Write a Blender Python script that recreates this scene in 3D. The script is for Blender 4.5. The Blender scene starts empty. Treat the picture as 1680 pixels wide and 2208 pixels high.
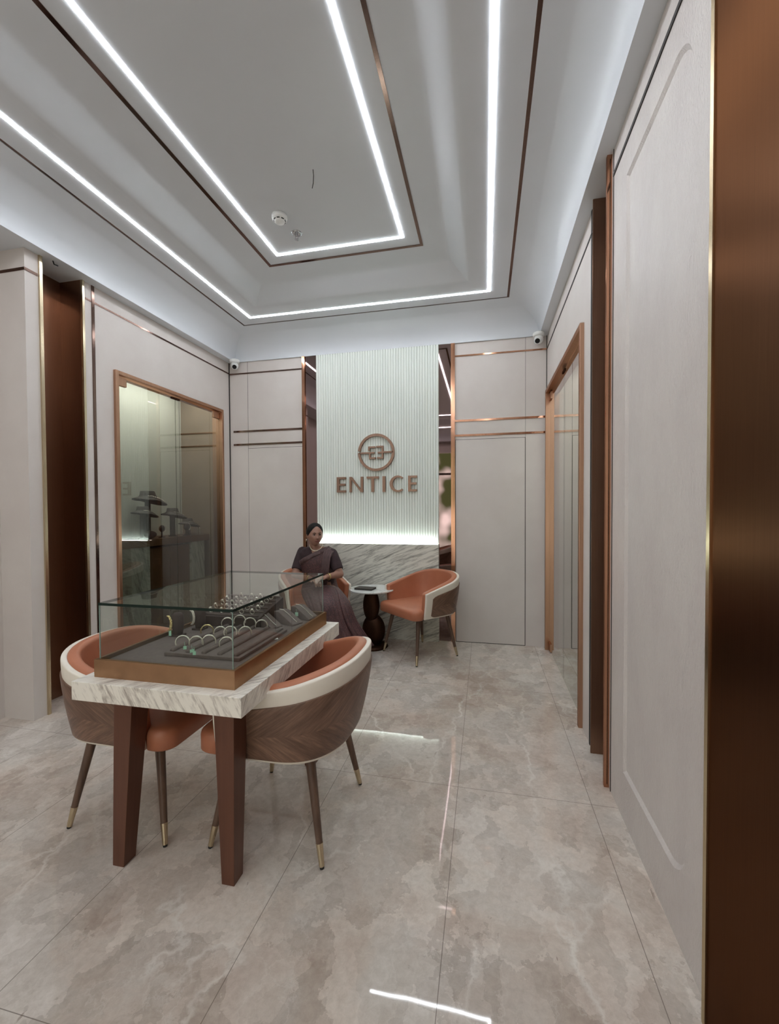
import bpy, bmesh, math, random
from mathutils import Vector, Matrix, geometry
random.seed(7)
S = bpy.context.scene
COL = S.collection
PI = math.pi

# ------------------------------------------------------------------ camera, light, exposure
XL, XR, YB, YF = -2.83, 0.585, 4.387, -2.0
cam = bpy.data.cameras.new('camera')
cam.sensor_fit = 'VERTICAL'; cam.sensor_height = 36.0
cam.lens = 925.06 / 2208 * 36.0
cam.shift_y = 12.84 / 2208
cam.clip_start = 0.02
camo = bpy.data.objects.new('camera', cam); COL.objects.link(camo)
rt = Vector((0.9762, 0.2169, -0.0050)); up = Vector((0.0005, 0.0208, 0.9998)); fw = Vector((-0.2170, 0.9760, -0.0202))
m = Matrix((rt, up, -fw)).transposed().to_4x4(); m.translation = Vector((0, 0, 1.35))
camo.matrix_world = m
S.camera = camo
S.view_settings.view_transform = 'Standard'; S.view_settings.look = 'None'
S.view_settings.gamma = 1.0; S.view_settings.use_curve_mapping = False
S.view_settings.exposure = 0.97
LED_OUT, LED_IN, WORLD = 22.0, 19.0, 1.8
w = bpy.data.worlds.new('daylight'); S.world = w; w.use_nodes = True
wn = w.node_tree.nodes; wl = w.node_tree.links
bg = wn['Background']; bg.inputs['Strength'].default_value = WORLD
tc = wn.new('ShaderNodeTexCoord'); ns = wn.new('ShaderNodeTexNoise'); ns.inputs['Scale'].default_value = 13.0
cr = wn.new('ShaderNodeValToRGB')
cr.color_ramp.elements[0].position = 0.45; cr.color_ramp.elements[0].color = (0.07, 0.09, 0.035, 1)
cr.color_ramp.elements[1].position = 0.6; cr.color_ramp.elements[1].color = (1.0, 0.97, 0.92, 1)
wl.new(tc.outputs['Generated'], ns.inputs['Vector']); wl.new(ns.outputs['Fac'], cr.inputs['Fac']); wl.new(cr.outputs['Color'], bg.inputs['Color'])
def area(name, loc, rot, sx, sy, power, col):
    l = bpy.data.lights.new(name, 'AREA'); l.shape = 'RECTANGLE'; l.size = sx; l.size_y = sy; l.energy = power; l.color = col
    o = bpy.data.objects.new(name, l); COL.objects.link(o); o.location = loc; o.rotation_euler = rot
    return o
# added fill lights that brighten the two glass display niches, not real fittings
area('niche_fill_left', (-3.12, 3.6, 2.7), (0, 0, 0), 0.35, 1.2, 10, (1.0, 0.97, 0.94))
area('niche_fill_right', (0.95, 3.6, 2.7), (0, 0, 0), 0.35, 1.2, 9, (1.0, 0.97, 0.90))

# ------------------------------------------------------------------ materials
def frame_of(d):
    d = Vector(d).normalized(); a = Vector((0, 0, 1)) if abs(d.z) < 0.9 else Vector((1, 0, 0))
    u = d.cross(a).normalized(); return u, d.cross(u).normalized()
def lin(c):
    c = c / 255.0
    return c / 12.92 if c <= 0.04045 else ((c + 0.055) / 1.055) ** 2.4
def rgb(r, g, b): return (lin(r), lin(g), lin(b), 1.0)
class NT:
    def __init__(s, name):
        s.m = bpy.data.materials.new(name); s.m.use_nodes = True
        s.t = s.m.node_tree; s.n = s.t.nodes; s.b = s.n['Principled BSDF']; s.out = s.n['Material Output']
        s.tc = s.n.new('ShaderNodeTexCoord')
    def lk(s, a, b): s.t.links.new(a, b)
    def mapping(s, src='Object', scale=(1, 1, 1), rot=(0, 0, 0), loc=(0, 0, 0)):
        mp = s.n.new('ShaderNodeMapping'); mp.inputs['Scale'].default_value = scale
        mp.inputs['Rotation'].default_value = rot; mp.inputs['Location'].default_value = loc
        s.lk(s.tc.outputs[src], mp.inputs['Vector']); return mp.outputs['Vector']
    def noise(s, vec, scale, detail=4, rough=0.55, dist=0.0):
        n = s.n.new('ShaderNodeTexNoise'); n.inputs['Scale'].default_value = scale
        n.inputs['Detail'].default_value = detail; n.inputs['Roughness'].default_value = rough
        n.inputs['Distortion'].default_value = dist
        if vec is not None: s.lk(vec, n.inputs['Vector'])
        return n.outputs['Fac']
    def ramp(s, fac, stops):
        r = s.n.new('ShaderNodeValToRGB'); e = r.color_ramp.elements
        e[0].position, e[0].color = stops[0]; e[1].position, e[1].color = stops[1]
        for p, c in stops[2:]:
            q = e.new(p); q.color = c
        s.lk(fac, r.inputs['Fac']); return r.outputs['Color']
    def mix(s, fac, a, b, mode='MIX'):
        x = s.n.new('ShaderNodeMix'); x.data_type = 'RGBA'; x.blend_type = mode
        for sock, v in ((x.inputs[0], fac), (x.inputs[6], a), (x.inputs[7], b)):
            if hasattr(v, 'links'): s.lk(v, sock)
            else: sock.default_value = v
        return x.outputs[2]
    def math(s, op, a, b=None, c=None):
        x = s.n.new('ShaderNodeMath'); x.operation = op
        for i, v in enumerate((a, b, c)):
            if v is None: continue
            if hasattr(v, 'links'): s.lk(v, x.inputs[i])
            else: x.inputs[i].default_value = v
        return x.outputs[0]
    def bump(s, h, strength, dist=0.01):
        b = s.n.new('ShaderNodeBump'); b.inputs['Strength'].default_value = strength; b.inputs['Distance'].default_value = dist
        s.lk(h, b.inputs['Height']); s.lk(b.outputs['Normal'], s.b.inputs['Normal'])
    def set(s, col=None, rough=None, metal=None, spec=None, **k):
        if col is not None:
            if hasattr(col, 'links'): s.lk(col, s.b.inputs['Base Color'])
            else: s.b.inputs['Base Color'].default_value = col
        if rough is not None: 
            if hasattr(rough, 'links'): s.lk(rough, s.b.inputs['Roughness'])
            else: s.b.inputs['Roughness'].default_value = rough
        if metal is not None: s.b.inputs['Metallic'].default_value = metal
        if spec is not None: s.b.inputs['Specular IOR Level'].default_value = spec
        for kk, v in k.items(): s.b.inputs[kk].default_value = v
        return s.m
def soft(name, c1, c2, scale=20, rough=0.6, bump=0.0, bscale=300, **k):
    t = NT(name); v = t.mapping()
    col = t.ramp(t.noise(v, scale), [(0.35, c1), (0.65, c2)])
    if bump: t.bump(t.noise(v, bscale, 2), bump, 0.002)
    return t.set(col, rough, **k)

M = {}
M['wall'] = soft('wall_paper', rgb(206, 197, 192), rgb(211, 203, 198), 3, 0.55, 0.25, 260)
def tex_wall():
    t = NT('stucco_paper'); v = t.mapping(scale=(1, 1, 0.45))
    col = t.ramp(t.noise(v, 6), [(0.35, rgb(205, 196, 192)), (0.65, rgb(212, 204, 199))])
    f = t.noise(v, 120, 4, 0.6, 0.5)
    t.bump(f, 0.7, 0.006)
    r = t.n.new('ShaderNodeMapRange'); r.inputs['From Min'].default_value = 0.35; r.inputs['From Max'].default_value = 0.65
    r.inputs['To Min'].default_value = 0.30; r.inputs['To Max'].default_value = 0.42; t.lk(t.noise(v, 45, 4, 0.6), r.inputs['Value'])
    return t.set(col, r.outputs['Result'], spec=0.6)
M['stucco'] = tex_wall()
M['ceiling'] = soft('ceiling_paint', rgb(209, 212, 217), rgb(212, 215, 220), 2, 0.36, spec=0.5)
M['black_gap'] = soft('shadow_gap', rgb(32, 26, 24), rgb(40, 32, 30), 10, 0.6)
def metal(name, c1, c2, rough, streak=True, rv=0.08, zs=0.02, sc=90):
    t = NT(name); v = t.mapping(scale=(1, 1, zs) if streak else (1, 1, 1))
    n = t.noise(v, sc, 3, 0.6)
    col = t.ramp(n, [(0.3, c1), (0.7, c2)])
    r = t.n.new('ShaderNodeMapRange'); r.inputs['To Min'].default_value = max(0.02, rough - rv); r.inputs['To Max'].default_value = rough + rv
    t.lk(n, r.inputs['Value'])
    t.b.inputs['Specular Tint'].default_value = (*[0.35 + 0.6 * q for q in c1[:3]], 1)
    return t.set(col, r.outputs['Result'], metal=1.0)
M['bronze_brushed'] = metal('brushed_bronze', rgb(142, 112, 94), rgb(152, 121, 102), 0.30, True, 0.05, 0.01, 400)
M['trim_dark_reflection'] = metal('copper_dark_reflection', rgb(112, 92, 84), rgb(122, 100, 92), 0.15, False)  # copper trim with the dark surroundings it reflects put into its colour
M['panel_bronze'] = metal('dark_brushed_panel', rgb(98, 72, 58), rgb(108, 80, 64), 0.30, True, 0.04, 0.01, 400)
M['copper'] = metal('rose_copper', rgb(182, 134, 108), rgb(196, 148, 120), 0.13)
M['frame'] = metal('satin_copper_frame', rgb(176, 138, 114), rgb(188, 150, 126), 0.32)
M['bronze_base'] = metal('satin_bronze', rgb(160, 126, 98), rgb(174, 138, 108), 0.36, False, 0.05, sc=14)
M['brass'] = metal('pale_brass', rgb(200, 184, 156), rgb(214, 198, 170), 0.25)
M['mirror'] = NT('smoked_bronze_mirror').set(rgb(140, 120, 118), 0.02, 1.0)
M['silver'] = metal('silver', rgb(228, 222, 210), rgb(244, 240, 230), 0.34, False)
M['gold'] = metal('gold', rgb(214, 196, 140), rgb(236, 218, 165), 0.25, False)
M['sign'] = metal('sign_bronze', rgb(140, 112, 98), rgb(150, 122, 106), 0.38, False)
M['dark_bronze'] = metal('dark_bronze', rgb(66, 46, 36), rgb(78, 54, 42), 0.52, False)
M['steel'] = metal('chrome', rgb(190, 192, 196), rgb(205, 207, 210), 0.2, False)

def floor_mat():
    t = NT('polished_marble_tile'); v0 = t.mapping()
    nz = t.n.new('ShaderNodeTexNoise'); nz.inputs['Scale'].default_value = 4.5; nz.inputs['Detail'].default_value = 6; nz.inputs['Roughness'].default_value = 0.62
    t.lk(v0, nz.inputs['Vector'])
    def warped(loc, scale, rot, amt):
        mp = t.mapping(loc=loc, scale=scale, rot=(0, 0, rot))
        sc = t.n.new('ShaderNodeVectorMath'); sc.operation = 'SCALE'; sc.inputs['Scale'].default_value = amt; t.lk(nz.outputs['Color'], sc.inputs[0])
        ad = t.n.new('ShaderNodeVectorMath'); ad.operation = 'ADD'; t.lk(mp, ad.inputs[0]); t.lk(sc.outputs[0], ad.inputs[1]); return ad.outputs[0]
    def voro(vec, scale, feature='F1'):
        n = t.n.new('ShaderNodeTexVoronoi'); n.feature = feature; n.inputs['Scale'].default_value = scale; t.lk(vec, n.inputs['Vector']); return n
    base = t.noise(v0, 1.7, 8, 0.62, 0.5)
    col = t.ramp(base, [(0.36, rgb(188, 173, 162)), (0.47, rgb(203, 192, 182)), (0.55, rgb(201, 193, 185)), (0.66, rgb(213, 206, 199))])
    # angular fragments of slightly different tone
    w1 = warped((3, 1, 0), (1, 0.62, 1), 0.55, 0.42)
    frag = t.ramp(t.math('FRACT', t.math('MULTIPLY', voro(w1, 3.4).outputs['Color'], 1.0)), [(0.25, (0.82, 0.79, 0.765, 1)), (0.5, (1, 1, 1, 1)), (0.75, (1.13, 1.13, 1.12, 1))])
    col = t.mix(0.6, col, frag, 'MULTIPLY')
    w2 = warped((8, 2, 0), (1, 0.7, 1), -0.4, 0.25)
    frag2 = t.ramp(voro(w2, 11).outputs['Color'], [(0.25, (0.85, 0.835, 0.82, 1)), (0.75, (1.1, 1.1, 1.1, 1))])
    col = t.mix(0.7, col, frag2, 'MULTIPLY')
    det = t.ramp(t.noise(v0, 38, 8, 0.75, 0.4), [(0.32, (0.84, 0.82, 0.80, 1)), (0.62, (1.05, 1.05, 1.05, 1))])
    col = t.mix(0.85, col, det, 'MULTIPLY')
    def vein(vec, scale, width):
        r = t.n.new('ShaderNodeMapRange'); r.inputs['From Min'].default_value = 0; r.inputs['From Max'].default_value = width
        r.inputs['To Min'].default_value = 1; r.inputs['To Max'].default_value = 0; t.lk(voro(vec, scale, 'DISTANCE_TO_EDGE').outputs['Distance'], r.inputs['Value']); return r.outputs['Result']
    mask = t.ramp(t.noise(t.mapping(loc=(5, 5, 0)), 2.2, 3), [(0.45, (0, 0, 0, 1)), (0.6, (1, 1, 1, 1))])
    col = t.mix(t.math('MULTIPLY', t.math('MULTIPLY', vein(warped((1, 7, 0), (1, 0.5, 1), 0.9, 0.22), 1.9, 0.022), mask), 0.55), col, rgb(230, 225, 217))
    col = t.mix(t.math('MULTIPLY', vein(warped((4, 2, 0), (1, 0.6, 1), 0.3, 0.3), 4.6, 0.018), 0.22), col, rgb(224, 219, 211))
    dk = t.ramp(t.noise(t.mapping(loc=(1, 4, 0), scale=(1, 0.4, 1), rot=(0, 0, 0.9)), 13, 6, 0.7, 0.8), [(0.665, (0, 0, 0, 1)), (0.70, (1, 1, 1, 1))])
    col = t.mix(t.math('MULTIPLY', dk, 0.6), col, rgb(132, 114, 102))
    # tile joints, 0.602 m x 1.2 m
    sep = t.n.new('ShaderNodeSeparateXYZ'); t.lk(t.tc.outputs['Object'], sep.inputs[0])
    def joint(sock, off, per, wd):
        a = t.math('SUBTRACT', sock, off - per * 20)
        md = t.math('MODULO', a, per)
        d = t.math('MINIMUM', md, t.math('SUBTRACT', per, md))
        return t.math('LESS_THAN', d, wd)
    j = t.math('MAXIMUM', joint(sep.outputs[0], -0.128, 0.602, 0.0012), joint(sep.outputs[1], 2.08, 1.2, 0.0012))
    col = t.mix(t.math('MULTIPLY', j, 0.75), col, rgb(112, 102, 94))
    wb = t.noise(v0, 3.5, 2, 0.5)
    t.bump(wb, 0.02, 0.02)
    return t.set(col, 0.03, spec=0.4)
M['floor'] = floor_mat()
def marble(name, base, vein_c, n, freq=26.0, stretch=0.10, amt=0.8, rough=0.3, thr=(0.48, 0.62), warp=0.05):
    """stone cut from slanting layers whose normal is n, so every face shows its own diagonal streaks"""
    t = NT(name); n = Vector(n).normalized(); u, v_ = frame_of(n)
    nz = t.n.new('ShaderNodeTexNoise'); nz.inputs['Scale'].default_value = 2.2; nz.inputs['Detail'].default_value = 3; t.lk(t.tc.outputs['Object'], nz.inputs['Vector'])
    def dot(vec, k, add=0):
        d = t.n.new('ShaderNodeVectorMath'); d.operation = 'DOT_PRODUCT'; t.lk(t.tc.outputs['Object'], d.inputs[0]); d.inputs[1].default_value = vec
        return t.math('MULTIPLY', d.outputs['Value'] if not add else t.math('ADD', d.outputs['Value'], t.math('MULTIPLY', nz.outputs['Fac'], add)), k)
    c = t.n.new('ShaderNodeCombineXYZ'); t.lk(dot(n, 1.0, warp), c.inputs[0]); t.lk(dot(u, stretch), c.inputs[1]); t.lk(dot(v_, stretch), c.inputs[2])
    n1 = t.noise(c.outputs[0], freq, 8, 0.66, 0.8)
    n2 = t.noise(c.outputs[0], freq * 3.1, 5, 0.7, 0.2)
    big = t.noise(t.mapping(), 3.0, 3, 0.5)
    f = t.math('ADD', t.math('MULTIPLY', n1, 0.55), t.math('MULTIPLY', n2, 0.3)); f = t.math('ADD', f, t.math('MULTIPLY', big, 0.15))
    col = t.ramp(f, [(thr[0], base), (thr[1], vein_c)])
    col = t.mix(amt, base, col)
    return t.set(col, rough)
M['marble_wall'] = marble('veined_marble', rgb(222, 220, 210), rgb(116, 112, 106), (-0.42, 0.25, 1), 30, 0.10, 0.9, 0.3, (0.47, 0.60), 0.03)
M['marble_table'] = marble('pale_marble', rgb(236, 230, 220), rgb(158, 146, 136), (1.7, -1.2, 1.0), 38, 0.16, 0.9, 0.35, (0.48, 0.60), 0.03)
M['marble_top'] = marble('white_marble', rgb(222, 224, 220), rgb(60, 62, 64), (1, 2, 0), 9, 0.4, 0.9, 0.25, (0.56, 0.64))
M['marble_counter'] = marble('counter_marble', rgb(226, 228, 218), rgb(130, 134, 126), (0, 1, 0.3), 30, 0.10, 0.85, 0.3, (0.48, 0.6))
M['fluted'] = soft('mint_white_lacquer', rgb(226, 231, 225), rgb(230, 234, 228), 2, 0.4)
def leather():
    t = NT('tan_leather'); v = t.mapping()
    col = t.ramp(t.noise(v, 7, 4), [(0.3, rgb(174, 108, 80)), (0.7, rgb(184, 118, 88))])
    vo = t.n.new('ShaderNodeTexVoronoi'); vo.inputs['Scale'].default_value = 420; t.lk(v, vo.inputs['Vector'])
    t.bump(vo.outputs['Distance'], 0.12, 0.001)
    return t.set(col, 0.42)
M['leather'] = leather()
M['cream'] = soft('cream_leather', rgb(226, 217, 204), rgb(232, 224, 212), 8, 0.5, 0.15, 500)
def chevron():
    t = NT('chevron_walnut')
    sep = t.n.new('ShaderNodeSeparateXYZ'); t.lk(t.tc.outputs['UV'], sep.inputs[0])
    av = t.math('ABSOLUTE', sep.outputs[1])
    a = t.math('SUBTRACT', sep.outputs[0], t.math('MULTIPLY', av, 1.3))
    cmb = t.n.new('ShaderNodeCombineXYZ'); t.lk(t.math('MULTIPLY', a, 1.0), cmb.inputs[0])
    t.lk(t.math('MULTIPLY', t.math('ADD', sep.outputs[0], av), 0.09), cmb.inputs[1]); t.lk(t.math('SIGN', sep.outputs[1]), cmb.inputs[2])
    n = t.noise(cmb.outputs[0], 70, 6, 0.7, 0.2)
    n2 = t.noise(cmb.outputs[0], 14, 3, 0.5)
    col = t.ramp(t.math('ADD', t.math('MULTIPLY', n, 0.6), t.math('MULTIPLY', n2, 0.4)), [(0.36, rgb(88, 64, 52)), (0.5, rgb(112, 84, 69)), (0.62, rgb(138, 106, 88))])
    return t.set(col, 0.42)
M['chevron'] = chevron()
def wood(name, a, b, rough=0.4, scale=40, zs=0.06):
    t = NT(name); v = t.mapping(scale=(1, 1, zs))
    return t.set(t.ramp(t.noise(v, scale, 6, 0.65), [(0.3, a), (0.7, b)]), rough)
M['walnut'] = wood('walnut', rgb(76, 56, 46), rgb(112, 86, 70))
M['table_leg'] = wood('bronzed_table_leg', rgb(94, 58, 44), rgb(112, 72, 54), 0.34, 24, 0.05)
M['table_leg'].node_tree.nodes['Principled BSDF'].inputs['Metallic'].default_value = 0.25
M['velvet'] = soft('dark_taupe_velvet', rgb(96, 82, 78), rgb(106, 92, 87), 40, 0.85, 0.3, 700)
M['velvet_dark'] = soft('black_brown_velvet', rgb(60, 46, 43), rgb(70, 55, 51), 40, 0.85, 0.3, 700)
M['bust'] = soft('grey_leatherette', rgb(60, 54, 50), rgb(70, 64, 58), 30, 0.6, 0.2, 500)
M['plastic'] = soft('white_plastic', rgb(226, 226, 224), rgb(232, 232, 230), 5, 0.35)
M['black'] = soft('black_plastic', rgb(18, 18, 20), rgb(26, 26, 28), 5, 0.2)
M['rubber'] = soft('black_rubber', rgb(26, 24, 24), rgb(34, 32, 30), 20, 0.7)
M['tag'] = soft('mint_paper', rgb(168, 220, 190), rgb(180, 228, 200), 30, 0.6)
M['tag_white'] = soft('white_card', rgb(222, 220, 214), rgb(230, 228, 222), 30, 0.6)
M['counter_door'] = wood('bronze_veneer', rgb(120, 84, 56), rgb(136, 98, 68), 0.4, 30)
M['niche_wall'] = soft('niche_grey_paint', rgb(196, 198, 188), rgb(202, 204, 194), 3, 0.6)
M['niche_brown'] = soft('niche_taupe_paint', rgb(132, 116, 98), rgb(140, 123, 104), 3, 0.6)
M['skin'] = soft('brown_skin', rgb(146, 108, 92), rgb(157, 118, 101), 30, 0.5)
M['lip'] = soft('lip', rgb(118, 62, 58), rgb(124, 68, 62), 30, 0.4)
M['eye'] = soft('eye_white', rgb(205, 198, 190), rgb(210, 204, 196), 30, 0.2)
M['hair'] = soft('black_hair', rgb(14, 12, 12), rgb(22, 18, 18), 60, 0.6, spec=0.2)
M['blouse'] = soft('plum_cotton', rgb(50, 35, 39), rgb(59, 42, 46), 25, 0.85, 0.3, 600)
M['pearl'] = soft('pearl', rgb(236, 226, 204), rgb(240, 232, 212), 30, 0.3)
def sari():
    t = NT('maroon_printed_silk'); v = t.mapping()
    vo = t.n.new('ShaderNodeTexVoronoi'); vo.inputs['Scale'].default_value = 105; t.lk(v, vo.inputs['Vector'])
    base = t.ramp(t.noise(v, 9, 4), [(0.35, rgb(64, 42, 45)), (0.65, rgb(82, 57, 58))])
    f = t.ramp(vo.outputs['Distance'], [(0.25, (1, 1, 1, 1)), (0.5, (0, 0, 0, 1))])
    col = t.mix(t.math('MULTIPLY', f, 0.6), base, rgb(122, 80, 76))
    return t.set(col, 0.6)
M['sari'] = sari()
M['sari_border'] = soft('plain_sari_border', rgb(76, 56, 57), rgb(90, 68, 68), 30, 0.6)
M['petticoat'] = soft('grey_underskirt', rgb(130, 122, 118), rgb(145, 136, 130), 30, 0.7)
def emis(name, col, s):
    t = NT(name); t.set((0.9, 0.9, 0.9, 1), 0.5); t.b.inputs['Emission Color'].default_value = col; t.b.inputs['Emission Strength'].default_value = s
    n = t.noise(t.mapping(), 2); t.lk(t.ramp(n, [(0.3, col), (0.7, col)]), t.b.inputs['Emission Color'])
    return t.m
M['led_out'] = emis('led_diffuser_outer', (0.90, 0.95, 1.0, 1), LED_OUT)
M['led_in'] = emis('led_diffuser_inner', (0.90, 0.95, 1.0, 1), LED_IN)
M['led_panel'] = emis('led_ledge', (0.90, 1.0, 0.94, 1), 10.0)
def glass(name, tint, refl=1.0, rough=0.0, ior=1.5):
    t = NT(name); t.n.remove(t.b)
    tr = t.n.new('ShaderNodeBsdfTransparent'); gl = t.n.new('ShaderNodeBsdfGlossy'); gl.inputs['Roughness'].default_value = rough
    tr.inputs['Color'].default_value = tint; gl.inputs['Color'].default_value = (1, 1, 1, 1)
    fr = t.n.new('ShaderNodeFresnel'); fr.inputs['IOR'].default_value = ior
    mx = t.n.new('ShaderNodeMixShader')
    ge = t.n.new('ShaderNodeNewGeometry')      # only the outer face of the slab mirrors the room
    f = t.math('MULTIPLY', fr.outputs[0], refl); f = t.math('MINIMUM', f, 1.0)
    f = t.math('MULTIPLY', f, t.math('SUBTRACT', 1.0, ge.outputs['Backfacing']))
    n = t.noise(t.mapping(), 2); f = t.math('ADD', f, t.math('MULTIPLY', n, 0.002))
    t.lk(f, mx.inputs[0]); t.lk(tr.outputs[0], mx.inputs[1]); t.lk(gl.outputs[0], mx.inputs[2]); t.lk(mx.outputs[0], t.out.inputs['Surface'])
    return t.m
M['glass_case'] = glass('clear_case_glass', (0.93, 0.955, 0.94, 1), 1.0)
M['glass_door'] = glass('smoked_door_glass', (0.60, 0.62, 0.59, 1), 1.5, 0.0, 1.6)
M['glass_edge'] = NT('green_glass_edge').set(rgb(30, 42, 37), 0.5, spec=0.1)
M['glass_edge_light'] = NT('pale_glass_edge').set(rgb(128, 148, 140), 0.12)

# ------------------------------------------------------------------ mesh helpers
ORG = {}
def tag(o, label=None, cat=None, group=None, kind=None):
    if label: o['label'] = label
    if cat: o['category'] = cat
    if group: o['group'] = group
    if kind: o['kind'] = kind
    return o
def obj(name, bm, mat, parent=None, local=False, smooth=False, bevel=0.0, mods=None):
    """bm in world coordinates unless local"""
    me = bpy.data.meshes.new(name)
    if parent is not None and not local:
        org = ORG.get(parent.name, Vector((0, 0, 0)))
        bmesh.ops.translate(bm, verts=bm.verts, vec=-org)
    bmesh.ops.recalc_face_normals(bm, faces=bm.faces)
    if smooth:
        for f in bm.faces: f.smooth = True
    bm.to_mesh(me); bm.free()
    o = bpy.data.objects.new(name, me); COL.objects.link(o)
    me.materials.append(M[mat] if isinstance(mat, str) else mat)
    if parent is not None:
        o.parent = parent; ORG[o.name] = ORG.get(parent.name, Vector((0, 0, 0)))
    if bevel:
        b = o.modifiers.new('bevel', 'BEVEL'); b.width = bevel; b.segments = 2; b.limit_method = 'ANGLE'; b.angle_limit = math.radians(40)
    for f in (mods or []): f(o)
    return o
def empty(name, loc=(0, 0, 0), rz=0.0):
    o = bpy.data.objects.new(name, None); COL.objects.link(o); o.location = loc; o.rotation_euler = (0, 0, rz)
    o.empty_display_size = 0.05; ORG[o.name] = Vector(loc); return o
def struct(name, bm, mat, **k):
    o = obj(name, bm, mat, **k)
    if k.get('parent') is None: o['kind'] = 'structure'
    return o
def NB(): return bmesh.new()
def box(bm, x0, x1, y0, y1, z0, z1):
    v = [bm.verts.new(p) for p in ((x0, y0, z0), (x1, y0, z0), (x1, y1, z0), (x0, y1, z0), (x0, y0, z1), (x1, y0, z1), (x1, y1, z1), (x0, y1, z1))]
    for f in ((0, 3, 2, 1), (4, 5, 6, 7), (0, 1, 5, 4), (1, 2, 6, 5), (2, 3, 7, 6), (3, 0, 4, 7)): bm.faces.new([v[i] for i in f])
    return bm
def B(*a): return box(NB(), *a)
def quadring(bm, rings, closed=True, cap0=False, cap1=False):
    vr = [[bm.verts.new(p) for p in r] for r in rings]
    n = len(vr[0])
    for a, b in zip(vr[:-1], vr[1:]):
        for i in range(n if closed else n - 1):
            j = (i + 1) % n
            bm.faces.new((a[i], a[j], b[j], b[i]))
    if cap0: bm.faces.new(list(reversed(vr[0])))
    if cap1: bm.faces.new(vr[-1])
    return vr
def lathe(bm, prof, c=(0, 0, 0), n=32, sx=1, sy=1):
    rings = [[(c[0] + r * sx * math.cos(2 * PI * i / n), c[1] + r * sy * math.sin(2 * PI * i / n), c[2] + z) for i in range(n)] for r, z in prof]
    quadring(bm, rings, True, prof[0][0] > 0, prof[-1][0] > 0); return bm
def tube(bm, pts, rad, n=10, cap=True, sq=1.0):
    pts = [Vector(p) for p in pts]
    rr = rad if isinstance(rad, (list, tuple)) else [rad] * len(pts)
    rings = []; u = None
    for i, p in enumerate(pts):
        d = (pts[min(i + 1, len(pts) - 1)] - pts[max(i - 1, 0)])
        if u is None: u, v = frame_of(d)
        else:
            dn = d.normalized(); u = (u - dn * u.dot(dn)).normalized(); v = dn.cross(u)
        rings.append([p + (u * math.cos(2 * PI * k / n) + v * sq * math.sin(2 * PI * k / n)) * rr[i] for k in range(n)])
    quadring(bm, rings, True, cap, cap); return bm
def ball(bm, c, r, seg=16, rings=10, M4=None):
    mt = (M4 or Matrix.Identity(4)); mt = Matrix.Translation(Vector(c)) @ mt @ Matrix.Diagonal((*(r if isinstance(r, (tuple, list)) else (r, r, r)), 1))
    bmesh.ops.create_uvsphere(bm, u_segments=seg, v_segments=rings, radius=1.0, matrix=mt); return bm
def capsule(bm, p0, r0, p1, r1, n=14):
    p0, p1 = Vector(p0), Vector(p1); d = (p1 - p0).normalized(); pts = []; rr = []
    for a in (-80, -55, -30): pts.append(p0 + d * r0 * math.sin(math.radians(a))); rr.append(r0 * math.cos(math.radians(a)))
    pts.append(p0); rr.append(r0); pts.append(p1); rr.append(r1)
    for a in (30, 55, 80): pts.append(p1 + d * r1 * math.sin(math.radians(a))); rr.append(r1 * math.cos(math.radians(a)))
    return tube(bm, pts, rr, n)
def prism(bm, poly, axis, a, b, holes=()):
    """extrude a 2D outline; axis 'x': outline is (y,z); 'y': (x,z); 'z': (x,y)"""
    def P(q, h):
        return {'x': (h, q[0], q[1]), 'y': (q[0], h, q[1]), 'z': (q[0], q[1], h)}[axis]
    loops = [list(poly)] + [list(h) for h in holes]
    flat = [p for l in loops for p in l]
    tri = geometry.tessellate_polygon([[Vector((p[0], p[1], 0)) for p in l] for l in loops])
    va = [bm.verts.new(P(p, a)) for p in flat]; vb = [bm.verts.new(P(p, b)) for p in flat]
    for t in tri:
        try: bm.faces.new([va[i] for i in t]); bm.faces.new([vb[i] for i in reversed(t)])
        except ValueError: pass
    k = 0
    for l in loops:
        n = len(l)
        for i in range(n):
            j = (i + 1) % n; bm.faces.new((va[k + i], va[k + j], vb[k + j], vb[k + i]))
        k += n
    return bm
def rect(a0, a1, b0, b1): return [(a0, b0), (a1, b0), (a1, b1), (a0, b1)]
def copy_tree(o, parent=None):
    c = o.copy(); COL.objects.link(c)
    if parent is not None: c.parent = parent
    for ch in list(o.children): copy_tree(ch, c)
    return c
def subsurf(l=1):
    def f(o):
        s = o.modifiers.new('subsurf', 'SUBSURF'); s.levels = l; s.render_levels = l
    return f
def remesh(v, sm=3):
    def f(o):
        r = o.modifiers.new('remesh', 'REMESH'); r.mode = 'VOXEL'; r.voxel_size = v; r.use_smooth_shade = True
        if sm:
            s = o.modifiers.new('smooth', 'SMOOTH'); s.iterations = sm; s.factor = 0.5
    return f

# ------------------------------------------------------------------ room shell
ZS = 3.01
struct('floor', B(-4.2, 1.7, YF - 0.3, 4.7, -0.1, 0.0), 'floor')
# back wall
bm = NB(); box(bm, -3.55, 1.5, YB, YB + 0.15, 0.0, 3.6)
struct('wall_back', bm, 'wall')
# left wall: solid pieces round the bronze niche and the glass doors
GL = (2.823, 4.238, 2.452)      # left glass door opening y0,y1,top
bm = NB(); T = 0.10
box(bm, XL - T, XL, 2.57, GL[0], 0, 3.1); box(bm, XL - T, XL, GL[1], YB, 0, 3.1)
box(bm, XL - T, XL, GL[0], GL[1], GL[2], 3.1)
box(bm, XL - 0.24, XL, 2.17, 2.26, 0, 3.1)
box(bm, XL - 0.26, XL - 0.20, 2.26, 2.57, 0, 3.1)
box(bm, XL - 0.24, XL - T, 2.57, 2.66, 0, 3.1)
box(bm, XL - 0.34, XL - 0.24, YF, 2.17, 0, 3.1)
struct('wall_left', bm, 'wall')
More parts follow.
